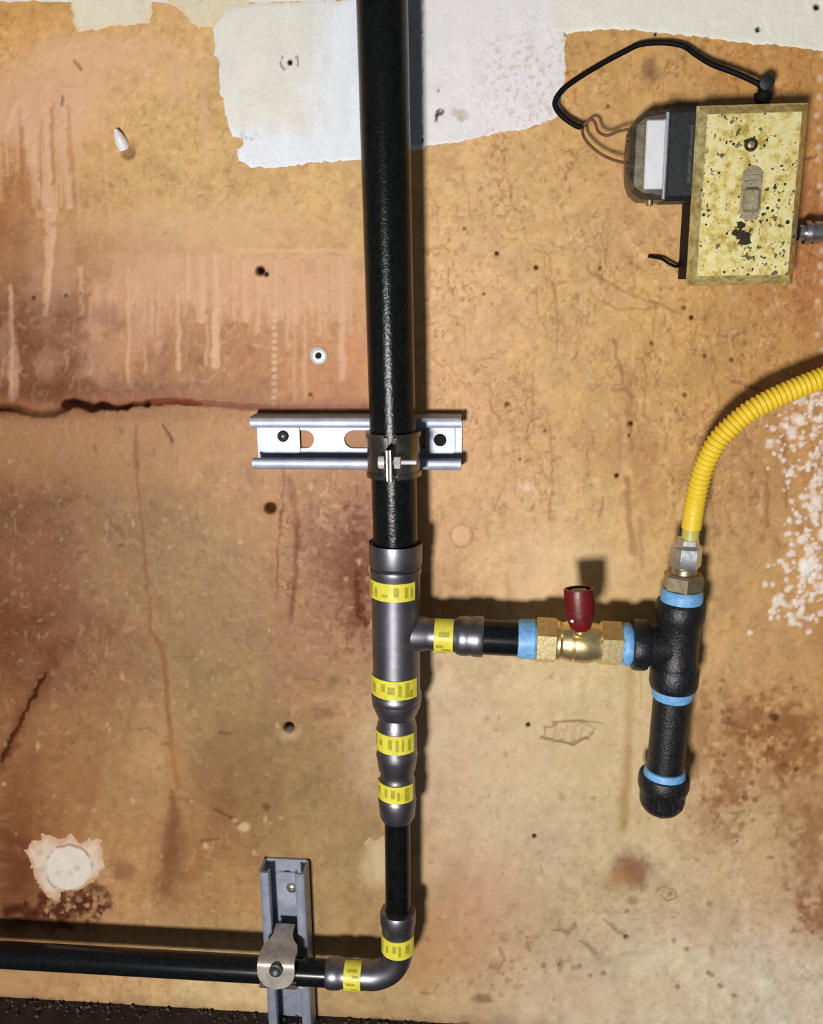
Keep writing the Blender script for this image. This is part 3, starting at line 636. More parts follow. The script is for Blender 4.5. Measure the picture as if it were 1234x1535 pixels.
def plaster(u, v, sd):
    n = fbm(u, v, 14, 870, 4); r = lin((214, 194, 174)) * (0.84 + .3 * n)[..., None]
    d = np.hypot((u - 103) / 33, (v - 1301) / 33); disc = sst(1.03, .93, d)[..., None]
    r = r * (1 - disc) + lin((223, 211, 199)) * (0.90 + .14 * n)[..., None] * disc
    ang = np.arctan2(v - 1301, u - 103)
    gap = .75 * sst(.08, .01, np.abs(d - 1.06 + .12 * (fbm(u, v, 8, 875, 2) - .5))) * np.maximum(sst(-2.9, -2.5, ang) * sst(.15, -.2, ang) * .9, sst(1.6, 2.2, ang) * sst(2.9, 2.6, ang) * .6)
    gap = gap * sst(.36, .5, fbm(u, v, 9, 872, 2)); r = r * (1 - gap[..., None]) + lin((92, 76, 60)) * gap[..., None]
    e = sst(13, 1, sd + 8 * (fbm(u, v, 7, 874, 3) - .5))[..., None] * (1 - disc); r = r * (1 - e * .75) + lin((196, 146, 104)) * e * .75
    for x, y, k in [(116,1300,.35),(106,1308,.22),(88,1308,.22),(60,1278,.35),(62,1303,.25)]:
        m = sst(1.4, .6, np.hypot(u - x, v - y) / 5)[..., None] * k; r = r * (1 - m) + lin((150, 130, 130)) * m
    return r
paint_patch('plaster_patch', [(38,1276),(52,1262),(64,1252),(86,1258),(104,1250),(118,1262),(134,1256),(150,1264),(152,1286),(158,1300),(146,1314),(136,1322),(128,1330),(112,1336),(96,1334),(86,1348),(74,1346),(62,1336),(52,1316),(48,1296)],
            plaster, 7, 0.0005, 'round white plaster patch with a ring crack, above the horizontal pipe', 12,
            inner=lambda u, v: 0.0004 * sst(1.06, .90, np.hypot((u - 103) / 33, (v - 1301) / 33)))
paint_patch('plaster_patch', [(548,1262),(576,1256),(588,1300),(584,1330),(560,1322),(552,1300)],
            brushed((200, 176, 138), (186, 150, 106), .3, 873), 7, 0.0003, 'small pale plaster smear behind the thin vertical pipe', 12)

# ------------------------------------------------------------------ the floor
b = MB(); b.box((0, -0.45, z_floor - 0.03), (0.75, 0.47, 0.03)); fl = b.build('floor', 'dirt'); fl['kind'] = 'structure'
cr = MB()
for k in range(230):
    x = rng.uniform(-0.40, 0.02) if k < 190 else rng.uniform(-.4, .35); y = -abs(rng.normal(0, .007)) - .001; r = rng.uniform(.0006, .0022)
    n0 = [Vector((rng.normal(), rng.normal(), rng.normal())).normalized() * r * rng.uniform(.7, 1.2) for _ in range(6)]
    c = Vector((x, y - r, z_floor + r * .5)); base = [Vector((1,0,0)), Vector((0,1,0)), Vector((-1,0,0)), Vector((0,-1,0)), Vector((0,0,1)), Vector((0,0,-1))]
    vs = [c + base[i] * r * rng.uniform(.6, 1.3) for i in range(6)]
    cr.add(vs, [(0,1,4),(1,2,4),(2,3,4),(3,0,4),(1,0,5),(2,1,5),(3,2,5),(0,3,5)])
cro = cr.build('floor_debris', 'crumb', smooth=False); cro['kind'] = 'stuff'
tag(cro, 'brown crumbs of rubble lying along the foot of the wall', 'debris')

# ------------------------------------------------------------------ pipework
D = 0.040                                     # distance of the pipe axes from the wall
def vz(px, py, w): return at(px, py, D + rad(px, py, w, D)).z      # height of a ring seen at the front of a pipe
P_top = at(571.5, -60, D); P_mid = at(593, 800, D); P_low = at(597, 1400, D)
def on_main(z):
    if z >= P_mid.z: t = (z - P_mid.z) / (P_top.z - P_mid.z); return P_mid.lerp(P_top, t)
    t = (P_mid.z - z) / (P_mid.z - P_low.z); return P_mid.lerp(P_low, t) + Vector((0, 0, 0))
def vprof(pts, cx=594):
    """(photo row of the ring, photo width) -> lathe profile along the main run"""
    out = []
    for py, w in pts: out.append((vz(cx, py, w), rad(cx, py, w, D)))
    z0, z1 = out[0][0], out[-1][0]; A, B = on_main(z0), on_main(z1); L = (B - A).length
    return A, (B - A), [((z - z0) / (z1 - z0) * L, r) for z, r in out]
def label_band(parent, A, dirv, t0, t1, r, a0, a1, marks, label=None):
    m = MB(); m.arc(A, dirv, t0, t1, r - .0006, r + .0006, a0, a1, 24); o = m.build('marking_label', 'tape', parent)
    k = MB(); d = Vector(dirv).normalized()
    for (f0, f1, g0, g1) in marks:
        k.arc(A, dirv, t0 + (t1 - t0) * g0, t0 + (t1 - t0) * g1, r + .0005, r + .0008, a0 + (a1 - a0) * f0, a0 + (a1 - a0) * f1, 3)
    k.build('print', 'ink', o)
    return o

# tall black pipe
R1 = rad(592, 760, 67, D)
A0 = on_main(vz(594, 828, 68)); top = P_top + (P_top - P_mid).normalized() * 0.22
t = thing('gas_pipe', 'thick tall black pipe running up out of the photo from the grey tee', 'pipe', A0)
L = (top - A0).length
MB().lathe(A0 - (top - A0).normalized() * .012, top - A0, [(0, R1), (L + .012, R1 * 1.02)], 56).build('pipe_body', 'pipe', t)

# big grey press tee on the main run
A, dv, pr = vprof([(826,74),(824,79),(832,80),(856,79),(859,77),(861,71),(863,76),(868,77),(873,73),(905,72),(1048,70),(1052,71),(1056,75),(1063,74),(1065,71),(1067,73),(1073,71),(1085,57)], 596)
t = thing('press_tee', 'large grey steel tee fitting joining tall black pipe and side branch', 'pipe fitting', A + dv)
body = MB().lathe(A, dv, pr, 56)
# branch socket of the tee
zb = at(640, 949, D).z; Pb = on_main(zb)
B0 = Pb; B1 = at(1012, 969, D); bd = (B1 - B0).normalized()
def bt(px): return (at(px, 949 + (px - 640) * 0.0537, D) - B0).dot(bd)
def br(w): return rad(760, 955, w, D)
body.lathe(B0, bd, [(0.001, br(56)), (bt(634), br(54)), (bt(640), br(50)), (bt(646), br(49)), (bt(682), br(50)), (bt(687), br(58)), (bt(692), br(60)), (bt(700), br(61)), (bt(706), br(58)), (bt(712), br(62)), (bt(722), br(62)), (bt(725), br(59))], 48)
body.build('tee_body', 'fitting', t)
Ln = dv.length; zr = lambda py, w: ((vz(596, py, w) - A.z) / dv.z) * Ln
m1 = [(.10,.20,.15,.85),(.27,.32,.3,.8),(.42,.52,.6,.75),(.62,.70,.2,.7),(.80,.86,.2,.8),(.90,.94,.25,.8)]
label_band(t, A, dv, zr(876, 73), zr(903, 73), rad(596, 890, 73, D) + .0003, 1.45, -0.92, m1)
label_band(t, A, dv, zr(1022, 71), zr(1050, 71), rad(596, 1035, 71, D) + .0003, 1.35, -1.02, [(.12,.22,.3,.8),(.34,.42,.2,.6),(.46,.58,.3,.7),(.64,.70,.2,.8),(.76,.84,.1,.9),(.80,.90,.5,.9)])
label_band(t, B0, bd, bt(652), bt(680), br(52), -1.45, 1.9, [(.28,.36,.25,.8),(.50,.56,.1,.5),(.58,.64,.4,.9),(.70,.78,.2,.6)])
rr_ = MB().lathe(A, dv, [(-.0006, R1 * 1.0), (-.0008, pr[1][1] - .001), (.0008, pr[1][1] - .001), (.0008, R1)], 48); rr_.build('shaded_mouth', 'rim', t)  # dark ring stands for the shaded opening of the tee collar

# reducer below the tee
A, dv, pr = vprof([(1074,52),(1088,52),(1094,56),(1100,59),(1140,59),(1146,62),(1150,60),(1166,55),(1170,49),(1176,50),(1182,53),(1206,53),(1209,55),(1213,57),(1222,55),(1236,52),(1240,46)], 593)
t = thing('press_reducer', 'slim stepped grey steel reducer with two yellow labels below the large tee', 'pipe fitting', A + dv)
MB().lathe(A, dv, pr, 48).build('reducer_body', 'fitting', t)
Ln = dv.length; zr = lambda py, w: ((vz(593, py, w) - A.z) / dv.z) * Ln
label_band(t, A, dv, zr(1104, 59), zr(1132, 59), rad(593, 1117, 59, D) + .0003, 1.5, -1.05, [(.12,.18,.2,.7),(.26,.34,.3,.6),(.46,.54,.2,.7),(.60,.66,.2,.8),(.72,.76,.2,.8),(.84,.90,.2,.8)])
label_band(t, A, dv, zr(1180, 54), zr(1205, 54), rad(593, 1192, 54, D) + .0003, 1.5, -1.05, [(.14,.24,.2,.6),(.36,.42,.2,.7),(.50,.58,.2,.7),(.62,.68,.3,.8),(.78,.88,.1,.9)])

# thin vertical black pipe
R2 = rad(596, 1300, 38, D)
za, zc = vz(596, 1232, 38), vz(597, 1400, 38)
A0, A1 = on_main(zc), on_main(za)
t = thing('gas_pipe', 'short thin black vertical pipe between the grey reducer and the elbow', 'pipe', A0)
MB().lathe(A0, A1 - A0, [(0, R2), ((A1 - A0).length, R2)], 40).build('pipe_body', 'pipe', t)

# elbow
zel = at(540, 1462, D).z
Lh = at(0, 1431, D); Rh = at(540, 1461.5, D); hd = (Rh - Lh).normalized()
xv = on_main(zel).x
corner = Lh + hd * ((xv - Lh.x) / hd.x)
Rb = rad(597, 1440, 38, D)
rb = rad(560, 1462, 36, D) ; bend = rad(597, 1462, 86, D)
upd = (on_main(vz(598, 1385, 50)) - corner); upl = upd.length; upn = upd.normalized()
E = 1.16
t = thing('press_elbow', 'grey steel elbow turning the thin vertical pipe into the horizontal pipe', 'pipe fitting', corner - Vector((0, 0, rb)))
path = []; rads = []
c0 = corner + upn * bend; c1 = corner - hd * bend
zt = lambda py, w: (vz(598, py, w) - corner.z) / upn.z
w_ = lambda w: rad(598, 1400, w, D)
seq = [(zt(1381,49), w_(50)), (zt(1385,51), w_(53)), (zt(1392,51), w_(53.5)), (zt(1400,51), w_(53)), (zt(1404,50), w_(50)), (zt(1410,48), w_(48)), (zt(1440,47), w_(47)), (bend * 1.02, w_(44))]
seq = sorted(seq, key=lambda s: -s[0])
for s, r in seq: path.append(corner + upn * s); rads.append(r)
for k in range(1, 15):
    u = k / 15; p = (1 - u) ** 2 * c0 + 2 * u * (1 - u) * (corner + (upn - hd) * bend * .12) + u * u * c1
    path.append(p); rads.append(w_(43))
hx = lambda px: (corner - at(px, 1461, D)).dot(hd)
for s, r in [(hx(546), w_(42)), (hx(518), w_(42)), (hx(513), w_(41)), (hx(509), w_(45)), (hx(500), w_(46)), (hx(493), w_(45)), (hx(490), w_(42))]:
    if s > bend * 1.01: path.append(corner - hd * s); rads.append(r)
MB().tube(path, rads, 44).build('elbow_body', 'fitting', t)
label_band(t, corner, upn, zt(1414, 49), zt(1440, 49), w_(48.5), -1.5, 1.25, [(.12,.20,.2,.8),(.30,.36,.3,.7),(.46,.54,.2,.6),(.58,.64,.2,.8),(.74,.84,.2,.7)])
label_band(t, corner, -hd, hx(543), hx(518), w_(43.6), 1.75, -1.3, [(.24,.30,.2,.8),(.36,.41,.1,.5),(.52,.58,.3,.85),(.66,.70,.2,.6)])
rp = corner + upn * (zt(1384, 50)); MB().lathe(rp, upn, [(-.001, R2), (-.001, w_(49)), (.0010, w_(48)), (.0012, R2)], 40).build('shaded_mouth', 'rim', t)  # dark ring drawn in as shade at the elbow collar mouth

# thin horizontal black pipe
R3_ = rad(300, 1445, 38, D)
P0 = Lh - hd * .28; P1 = corner - hd * hx(494) + hd * .012
t = thing('gas_pipe', 'thin horizontal black pipe near the floor running left from the elbow', 'pipe', P0 - Vector((0, 0, R3_)))
MB().lathe(P0, P1 - P0, [(0, R3_), ((P1 - P0).length, R3_)], 40).build('pipe_body', 'thin_pipe', t)

# short black branch pipe
t = thing('pipe_nipple', 'short black pipe between the grey tee branch and the brass valve', 'pipe', B0 + bd * bt(720) - Vector((0, 0, br(54))))
MB().lathe(B0, bd, [(bt(718), br(54)), (bt(806), br(54))], 40).build('pipe_body', 'thin_pipe', t)
MB().lathe(B0, bd, [(bt(776), br(54.5)), (bt(777), br(58)), (bt(784), br(60)), (bt(794), br(60)), (bt(800), br(62)), (bt(803), br(58))], 40).build('sealant_ring', 'blue', t)

# brass ball valve
t = thing('ball_valve', 'brass ball valve with a red handle on the side branch', 'valve', B0 + bd * bt(865) - Vector((0, 0, br(66))))
vb = MB()
vb.lathe(B0, bd, [(bt(802), br(60)), (bt(804), br(72)), (bt(832), br(72)), (bt(835), br(64))], hexa=6, a0=PI / 6)
vb.lathe(B0, bd, [(bt(834), br(58)), (bt(838), br(60)), (bt(842), br(56)), (bt(850), br(60)), (bt(855), br(62)), (bt(857), br(62)), (bt(858), br(57)), (bt(860), br(57)), (bt(861), br(63)), (bt(872), br(65)), (bt(884), br(63)), (bt(892), br(58)), (bt(900), br(56))], 40)
vb.lathe(B0, bd, [(bt(897), br(62)), (bt(900), br(70)), (bt(930), br(70)), (bt(933), br(62))], hexa=6, a0=PI / 6)
vb.lathe(B0, bd, [(bt(930), br(54)), (bt(940), br(54))], 32)
vb.build('valve_body', 'brass', t)
st = B0 + bd * bt(868); rv = br(63)
up2 = Vector((0, -0.55, 0.83)).normalized()
MB().lathe(st + Vector((0, -rv * .5, rv * .6)), up2, [(-.004, .0055), (.004, .0055), (.0045, .004), (.012, .004)], 20).build('valve_stem', 'brass', t)
# red sleeve: hollow flattened tube, wide mouth up, pinched at the stem
h0 = at(871, 945, D + .0185); h1 = at(868, 882, D + .0155)
hdv = (h1 - h0); hl = hdv.length; hn = hdv.normalized(); hx_ = Vector((1, 0, 0)); hx_ = (hx_ - hn * hx_.dot(hn)).normalized(); hy_ = hn.cross(hx_)
def ell(c, a, b_, n=28): return [c + hx_ * a * math.cos(2 * PI * k / n) + hy_ * b_ * math.sin(2 * PI * k / n) for k in range(n)]
rw = lambda w: rad(868, 900, w, D + .022)
hs = MB()
outer = [(0, rw(24), .0045), (.06, rw(31), .0058), (.20, rw(38), .0075), (.40, rw(44), .0085), (.75, rw(46), .0090), (.97, rw(47), .0094), (1.0, rw(46), .0092)]
inner = [(1.0, rw(38), .0070), (.9, rw(37), .0066), (.4, rw(30), .0050), (.38, .0005, .0005)]
hs.rings([ell(h0 + hdv * a, b_, c) for a, b_, c in outer + inner])
hs.build('handle', 'red', t)
lv = MB(); lv.box(h0 + hdv * .72, (rw(24), .0016, hl * .27), hx_, hy_, hn, .0008); lv.build('handle_lever', 'old_brass', t)
rv2 = MB(); rv2.lathe(at(858, 931, D + .0245), (0, -1, 0), [(0, .0013), (.0008, .0011), (.001, .0003)], 12); rv2.build('handle_rivet', 'pale_metal', t)

# right nipple with sealant
t = thing('pipe_nipple', 'short steel nipple with blue sealant between the brass valve and black tee', 'pipe', B0 + bd * bt(945) - Vector((0, 0, br(56))))
MB().lathe(B0, bd, [(bt(926), br(54)), (bt(990), br(54))], 36).build('nipple_body', 'iron', t)
MB().lathe(B0, bd, [(bt(929), br(54.5)), (bt(931), br(60)), (bt(937), br(64)), (bt(943), br(64)), (bt(947), br(58)), (bt(951), br(60)), (bt(953), br(56))], 36).build('sealant_ring', 'blue', t)

# black iron tee of the drip leg: the run leans with the camera view, its axis is plumb
T0 = at(1022, 897, D); T1 = at(1001, 1105, D); T2 = at(991, 1215, D)
ddir = (T2 - T0).normalized()
def tz(py, w):
    px = 1022 + (py - 897) * (-0.0975)
    p = at(px, py, D + rad(px, py, w, D)); return (p - T0).dot(ddir)
def tr(w): return rad(1010, 1000, w, D)
t = thing('iron_tee', 'rough black iron tee between the brass valve and the yellow hose fitting', 'pipe fitting', T0 + ddir * tz(1052, 70))
tb = MB()
tb.lathe(T0, ddir, [(tz(911,60), tr(60)), (tz(912,70), tr(69)), (tz(916,74), tr(74)), (tz(936,74), tr(74)), (tz(942,70), tr(70)), (tz(948,65), tr(65)), (tz(985,64), tr(64)), (tz(1004,66), tr(66)), (tz(1010,70), tr(70)), (tz(1014,74), tr(74)), (tz(1038,74), tr(74)), (tz(1044,70), tr(70)), (tz(1046,62), tr(62))], 52)
Lb = (T0 + ddir * ((B0 + bd * bt(1008) - T0).dot(ddir)))
tb.lathe(B0, bd, [(bt(946), br(66)), (bt(948), br(74)), (bt(953), br(77)), (bt(966), br(77)), (bt(970), br(73)), (bt(972), br(64)), (bt(985), br(60)), (bt(1008), br(58))], 48)
tb.build('tee_body', 'iron', t)

# drip leg pipe
t = thing('pipe_nipple', 'black drip leg pipe hanging from the iron tee with blue sealant at both ends', 'pipe', T0 + ddir * tz(1180, 56))
MB().lathe(T0, ddir, [(tz(1030,56), tr(57)), (tz(1190,56), tr(57))], 44).build('pipe_body', 'iron', t)
MB().lathe(T0, ddir, [(tz(1040,60), tr(57.5)), (tz(1041,60), tr(64)), (tz(1048,62), tr(65)), (tz(1056,62), tr(62)), (tz(1059,62), tr(57.5))], 44).build('sealant_ring', 'blue', t)
MB().lathe(T0, ddir, [(tz(1166,60), tr(57.5)), (tz(1168,64), tr(62)), (tz(1174,64), tr(65)), (tz(1186,66), tr(68)), (tz(1188,66), tr(60))], 44).build('sealant_ring', 'blue', t)
# cap
t = thing('end_cap', 'black iron cap on the bottom end of the drip leg', 'pipe fitting', T0 + ddir * tz(1216, 60))
cp = MB(); cp.lathe(T0, ddir, [(tz(1180,66), tr(60)), (tz(1179,72), tr(71)), (tz(1181,78), tr(77)), (tz(1186,78), tr(80)), (tz(1196,78), tr(80)), (tz(1201,76), tr(77)), (tz(1204,70), tr(72)), (tz(1216,68), tr(71)), (tz(1222,60), tr(66)), (tz(1226,50), tr(54)), (tz(1227,20), tr(20)), (tz(1227,1), tr(1))], 52)
cp.build('cap_body', 'iron', t)
rb_ = MB(); dper = Vector((0, -1, 0)); dper = (dper - ddir * dper.dot(ddir)).normalized(); dw = ddir.cross(dper)
for a in (-.85, -.3, .3, .85): 
    e = dper * math.cos(a) + dw * math.sin(a); c = T0 + ddir * tz(1212, 68) + e * tr(71)
    rb_.box(c, (.0009, .0006, .0042), ddir.cross(e), e, ddir, .0005)
rb_.build('grip_rib', 'iron', t)

# hose fitting: two hex nuts on top of the tee
dU = -ddir
def uz(py, w): return -tz(py, w)
t = thing('hose_fitting', 'steel and brass hex nut fitting joining the yellow hose to the iron tee', 'pipe fitting', T0)
MB().lathe(T0, dU, [(uz(918,62), tr(60)), (uz(912,62), tr(62.5)), (uz(902,62), tr(62)), (uz(895,60), tr(60.5)), (uz(892,58), tr(56))], 44).build('sealant_ring', 'blue', t)
hx2 = MB(); hx2.lathe(T0, dU, [(uz(897,50), tr(50)), (uz(893,50), tr(50))], 30)
hx2.lathe(T0, dU, [(uz(893,54), tr(52)), (uz(890,58), tr(61)), (uz(871,58), tr(61)), (uz(867,54), tr(52))], hexa=6, a0=0.0)
hx2.lathe(T0, dU, [(uz(868,40), tr(40)), (uz(854,36), tr(34))], 24)
hx2.build('hex_body', 'old_brass', t)
cn = MB(); cn.lathe(T0, dU, [(uz(860,42), tr(36)), (uz(857,46), tr(42)), (uz(854,47), tr(47)), (uz(827,47), tr(47)), (uz(823,44), tr(43)), (uz(820,36), tr(36)), (uz(812,32), tr(34)), (uz(811,28), tr(28))], hexa=6, a0=PI / 6)
cn.build('flare_nut', 'chrome', t)

# yellow corrugated hose
ctrl = [(1034,812,.040),(1036.5,792,.040),(1042,755,.041),(1049.5,720,.042),(1060,690,.043),(1076,661,.044),(1099,637,.044),(1127,615,.044),(1156,599,.043),(1187,585,.042),(1236,566,.040),(1300,545,.038),(1400,520,.036),(1500,500,.034)]
cpt = [at(*c) for c in ctrl]
def catmull(pts, n):
    out = []; P = [pts[0] * 2 - pts[1]] + pts + [pts[-1] * 2 - pts[-2]]
    for i in range(1, len(P) - 2):
        for k in range(n):
            u = k / n; a, b_, c, d = P[i - 1], P[i], P[i + 1], P[i + 2]
            out.append(0.5 * ((2 * b_) + (c - a) * u + (2 * a - 5 * b_ + 4 * c - d) * u * u + (3 * b_ - a - 3 * c + d) * u ** 3))
    return out + [pts[-1]]
fine = catmull(cpt, 60)
acc = [0.0]
for i in range(1, len(fine)): acc.append(acc[-1] + (fine[i] - fine[i - 1]).length)
tot = acc[-1]; N = int(tot / .00042); hp = []; hr = []; j = 0
rH = rad(1050, 720, 32.5, D)
for i in range(N + 1):
    s = tot * i / N
    while j < len(acc) - 2 and acc[j + 1] < s: j += 1
    u = (s - acc[j]) / max(1e-9, acc[j + 1] - acc[j]); hp.append(fine[j].lerp(fine[j + 1], u))
    amp = .00062 * sst(.012, .045, np.array(s)).item()
    ph = math.sin(2 * PI * s / .0034); hr.append(rH - .0004 + amp * (ph * abs(ph) ** -.4 if abs(ph) > 1e-6 else 0))
t = thing('gas_hose', 'yellow corrugated hose curving up right from the hose fitting', 'hose', cpt[0])
k0 = next(i for i in range(N) if hp[i].z > at(1036, 797, D + .008).z)
MB().tube(hp[k0:], hr[k0:], 22).build('hose_body', 'hose', t)
MB().tube(hp[:k0 + 2], [rad(1036, 800, 26, D)] * (k0 + 2), 22).build('hose_neck', 'hose_end', t)

# ------------------------------------------------------------------ strut channels
def slot(cx, cy, hl, r, n=8, vertical=False):
    pts = [(hl - r + r * math.cos(a), r * math.sin(a)) for a in np.linspace(-PI / 2, PI / 2, n)] + [(-hl + r + r * math.cos(a), r * math.sin(a)) for a in np.linspace(PI / 2, 1.5 * PI, n)]
    return [(cx + (q if vertical else p), cy + (p if vertical else q)) for p, q in pts]
def strut(t, o, ux, uy, length, width, slots, depth=.021, th=.002, lip=.0078):
    """channel from o along ux, its open side towards the room"""
    uz = Vector((0, -1, 0)); ux = Vector(ux); uy = Vector(uy); h = width / 2
    sl = [slot(x, 0, .014, .0068) for x in slots]
    MB().plate([(0, -h), (length, -h), (length, h), (0, h)], sl, Vector(o) + uz * .0006, ux, uy, uz, th).build('back_plate', 'zinc', t, angle=30)
    for s in (1, -1):
        prof = [(h, 0), (h, depth - .003), (h - .0009, depth - .0009), (h - .003, depth), (h - lip + .002, depth), (h - lip + .0005, depth - .0006), (h - lip, depth - .002), (h - lip, depth - .006), (h - lip + .0016, depth - .006), (h - lip + .0018, depth - .0022), (h - .0024, depth - .0020), (h - .0021, depth - .004), (h - .002, 0)]
        rs = [[Vector(o) + uz * .0006 + ux * x + uy * (p * s) + uz * q for p, q in prof] for x in (0, length)]
        MB().rings(rs).build('side_flange', 'zinc', t, angle=30)

def washer_plate(c, ux, uy, hx, hy, hole, th=.0016):
    pts = []
    r = min(hx, hy) * .3
    for sx, sy, a in ((1, -1, -PI / 2), (1, 1, 0), (-1, 1, PI / 2), (-1, -1, PI)):
        for k in range(5):
            b_ = a + PI / 2 * k / 4; pts.append((sx * (hx - r) + r * math.cos(b_), sy * (hy - r) + r * math.sin(b_)))
    holes = [[(hole * math.cos(a), hole * math.sin(a)) for a in np.linspace(0, 2 * PI, 16, endpoint=False)]] if hole else []
    return MB().plate(pts, holes, c, ux, uy, (0, -1, 0), th)
def screw_head(t, c, r, name='screw', mat='screw', h=.0028):
    s_ = MB().lathe(c, (0, -1, 0), [(0, r), (h * .4, r), (h * .8, r * .8), (h, r * .45), (h * .7, r * .42), (h * .5, r * .3)], 20)
    return s_.build(name, mat, t)

# upper strut, horizontal
SW = .0385
oL = at(382, 660, .0105); oR = at(692, 661, .0105); ux = (oR - oL); SL = ux.length; ux.normalize(); uy = Vector((0, 0, 1)); uy = (uy - ux * uy.dot(ux)).normalized()
o = Vector((oL.x, 0, oL.z)) + Vector((0, 0, -.0005))
t = thing('strut_channel', 'horizontal galvanised slotted channel on the wall behind the thick black pipe', 'bracket', o)
sx = lambda px: (at(px, 660, .003) - o).dot(ux)
strut(t, o, ux, uy, SL, SW, [sx(443), sx(544), sx(645)])
wz = Vector((0, -.0027, 0))
q = o + ux * sx(421) + wz; washer_plate(q, ux, uy, sx(450) - sx(421), .0105, 0).build('washer', 'zinc', t)
screw_head(t, o + ux * sx(425.5) + wz + Vector((0, -.0016, 0.0026)), .0042)
q = o + ux * sx(660) + wz; washer_plate(q, ux, uy, sx(682) - sx(660), .0105, 0.0047).build('washer', 'zinc', t)
MB().lathe(o + ux * sx(660) + Vector((0, -.0012, 0)), (0, -1, 0), [(0, .0046), (.002, .0046), (.0021, .001)], 20).build('bolt_hole', 'hole', t)

# pipe clamp on the upper strut
zc0, zc1 = vz(591, 720, 74), vz(591, 652, 72); Ac = on_main(zc0); Bc = on_main(zc1); cd = Bc - Ac; Hc = cd.length
t = thing('pipe_clamp', 'two-part steel clamp with a cross screw holding the thick pipe to the channel', 'clamp', Ac)
def clamp_half(sg):
    m = MB(); a0, a1 = 0.10 * sg, 2.75 * sg
    m.arc(Ac, cd, .002, Hc - .002, R1 + .0004, R1 + .0024, a0, a1, 22)
    m.arc(Ac, cd, .0, .0035, R1 + .0002, R1 + .0034, a0 + .12 * sg, a1, 22); m.arc(Ac, cd, Hc - .0035, Hc, R1 + .0002, R1 + .0034, a0 + .12 * sg, a1, 22)
    return m
for sg in (1, -1):
    m = clamp_half(sg); d_ = cd.normalized(); e = (Vector((0, -1, 0)) * math.cos(.10 * sg) + d_.cross(Vector((0, -1, 0))) * math.sin(.10 * sg))
    c = Ac + d_ * (Hc * .40) + Vector((0, -1, 0)) * (R1 + .0075) + d_.cross(Vector((0, -1, 0))) * (.00115 * sg)
    m.box(c, (.0011, .0075, Hc * .36), d_.cross(Vector((0, -1, 0))), Vector((0, -1, 0)), d_, .0008)
    m.box(Ac + d_ * (Hc * .5) + Vector((0, 1, 0)) * (D - .021 - .003 - .0) * .93 + d_.cross(Vector((0, -1, 0))) * (.010 * sg), (.0012, .0075, .011), d_.cross(Vector((0, -1, 0))), Vector((0, 1, 0)), d_, .0005)
    m.build('clamp_half', 'dark_clamp', t)
sc = at(583, 693, D + R1 + .0085); sxd = Vector((1, 0, 0))
MB().lathe(sc + sxd * -.0062, sxd, [(-.001, .0030), (-.0004, .0044), (.0034, .0044), (.0038, .0022), (.0050, .0016), (.0245, .0016), (.025, .001)], 20).build('clamp_screw', 'pale_metal', t)
MB().lathe(sc + sxd * .0035, sxd, [(0, .0030), (.0003, .0044), (.0042, .0044), (.0046, .0034)], hexa=6).build('clamp_nut', 'pale_metal', t)

# lower strut, vertical
oT = at(424.5, 1297, .0105); oB = at(433, 1560, .0105)
uxv = (oT - oB); uxv = Vector((0, 0, 1)); top_ = Vector((oT.x, 0, oT.z)); zb0 = z_floor + .0005
t = thing('strut_channel', 'short upright galvanised channel standing on the floor behind the thin horizontal pipe', 'bracket', (top_.x + .002, 0, zb0))
Lc = top_.z - zb0; o = Vector((top_.x + .001, 0, zb0)); uyv = Vector((-1, 0, 0))
sz = lambda py: at(425, py, .003).z - zb0
strut(t, o, (0, 0, 1), uyv, Lc, SW, [sz(1326), sz(1326) - .056], lip=.0085)
q = Vector((o.x + .0006, -.0027, zb0 + sz(1330))); washer_plate(q, Vector((1, 0, 0)), Vector((0, 0, 1)), .0098, .0155, 0).build('washer', 'zinc', t)
screw_head(t, Vector((o.x + .004, -.0043, zb0 + sz(1328))), .0046, mat='zinc_d')

# pipe clamp on the lower strut
xc = at(420, 1448, D).x; zc = (Lh + hd * ((xc - Lh.x) / hd.x)).z
t = thing('pipe_clamp', 'bent steel strap clamp with a rounded lug and bolt holding the thin horizontal pipe', 'clamp', (xc, -D, zc - R3_ - .003))
def strap(path, th=.0022, rounded=True):
    """path of (depth, height above axis, half width)"""
    m = MB(); n = len(path); rs = []
    for i, (d_, z_, w) in enumerate(path):
        a = path[max(0, i - 1)]; b_ = path[min(n - 1, i + 1)]; td, tz_ = b_[0] - a[0], b_[1] - a[1]; L_ = math.hypot(td, tz_); nd, nz = -tz_ / L_, td / L_
        rs.append([Vector((xc + sx_ * w, -(d_ + nd * th * k), zc + z_ + nz * th * k)) for sx_, k in ((-1, 0), (1, 0), (1, 1), (-1, 1))])
    m.rings(rs); return m
rr3 = R3_ + .0004
wn, ww = .0082, .0150
def half_path(s):
    p = [(.0150, .0225, wn), (.0205, .0215, wn), (.0245, .0185, wn), (.0290, .0150, ww * .85)]
    for a in np.linspace(1.75, 0.30, 9): p.append((D + rr3 * math.cos(a), rr3 * math.sin(a), ww))
    return [(a, b_ * s, c) for a, b_, c in p]
def lug_path():
    zf = at(420, 1446, .0515).z - zc; ze = at(420, 1480, .0540).z - zc
    p = [(.0150, .0228, wn), (.0205, .0226, wn), (.0255, .0215, wn), (.0300, .0200, wn * 1.25), (.0340, .0188, ww * .92), (.0400, .0174, ww), (.0470, zf + .0022, ww), (.0500, zf + .0010, ww), (.0512, zf, ww)]
    for k in range(1, 12):
        f = k / 11.0; p.append((.0515 + .0025 * f, zf - .0006 + (ze - zf) * f, ww * math.sqrt(max(0.0, 1 - max(0, (f - .25) / .75) ** 2)) + .0003))
    return p
strap(lug_path()).build('clamp_half', 'strap', t, angle=35)
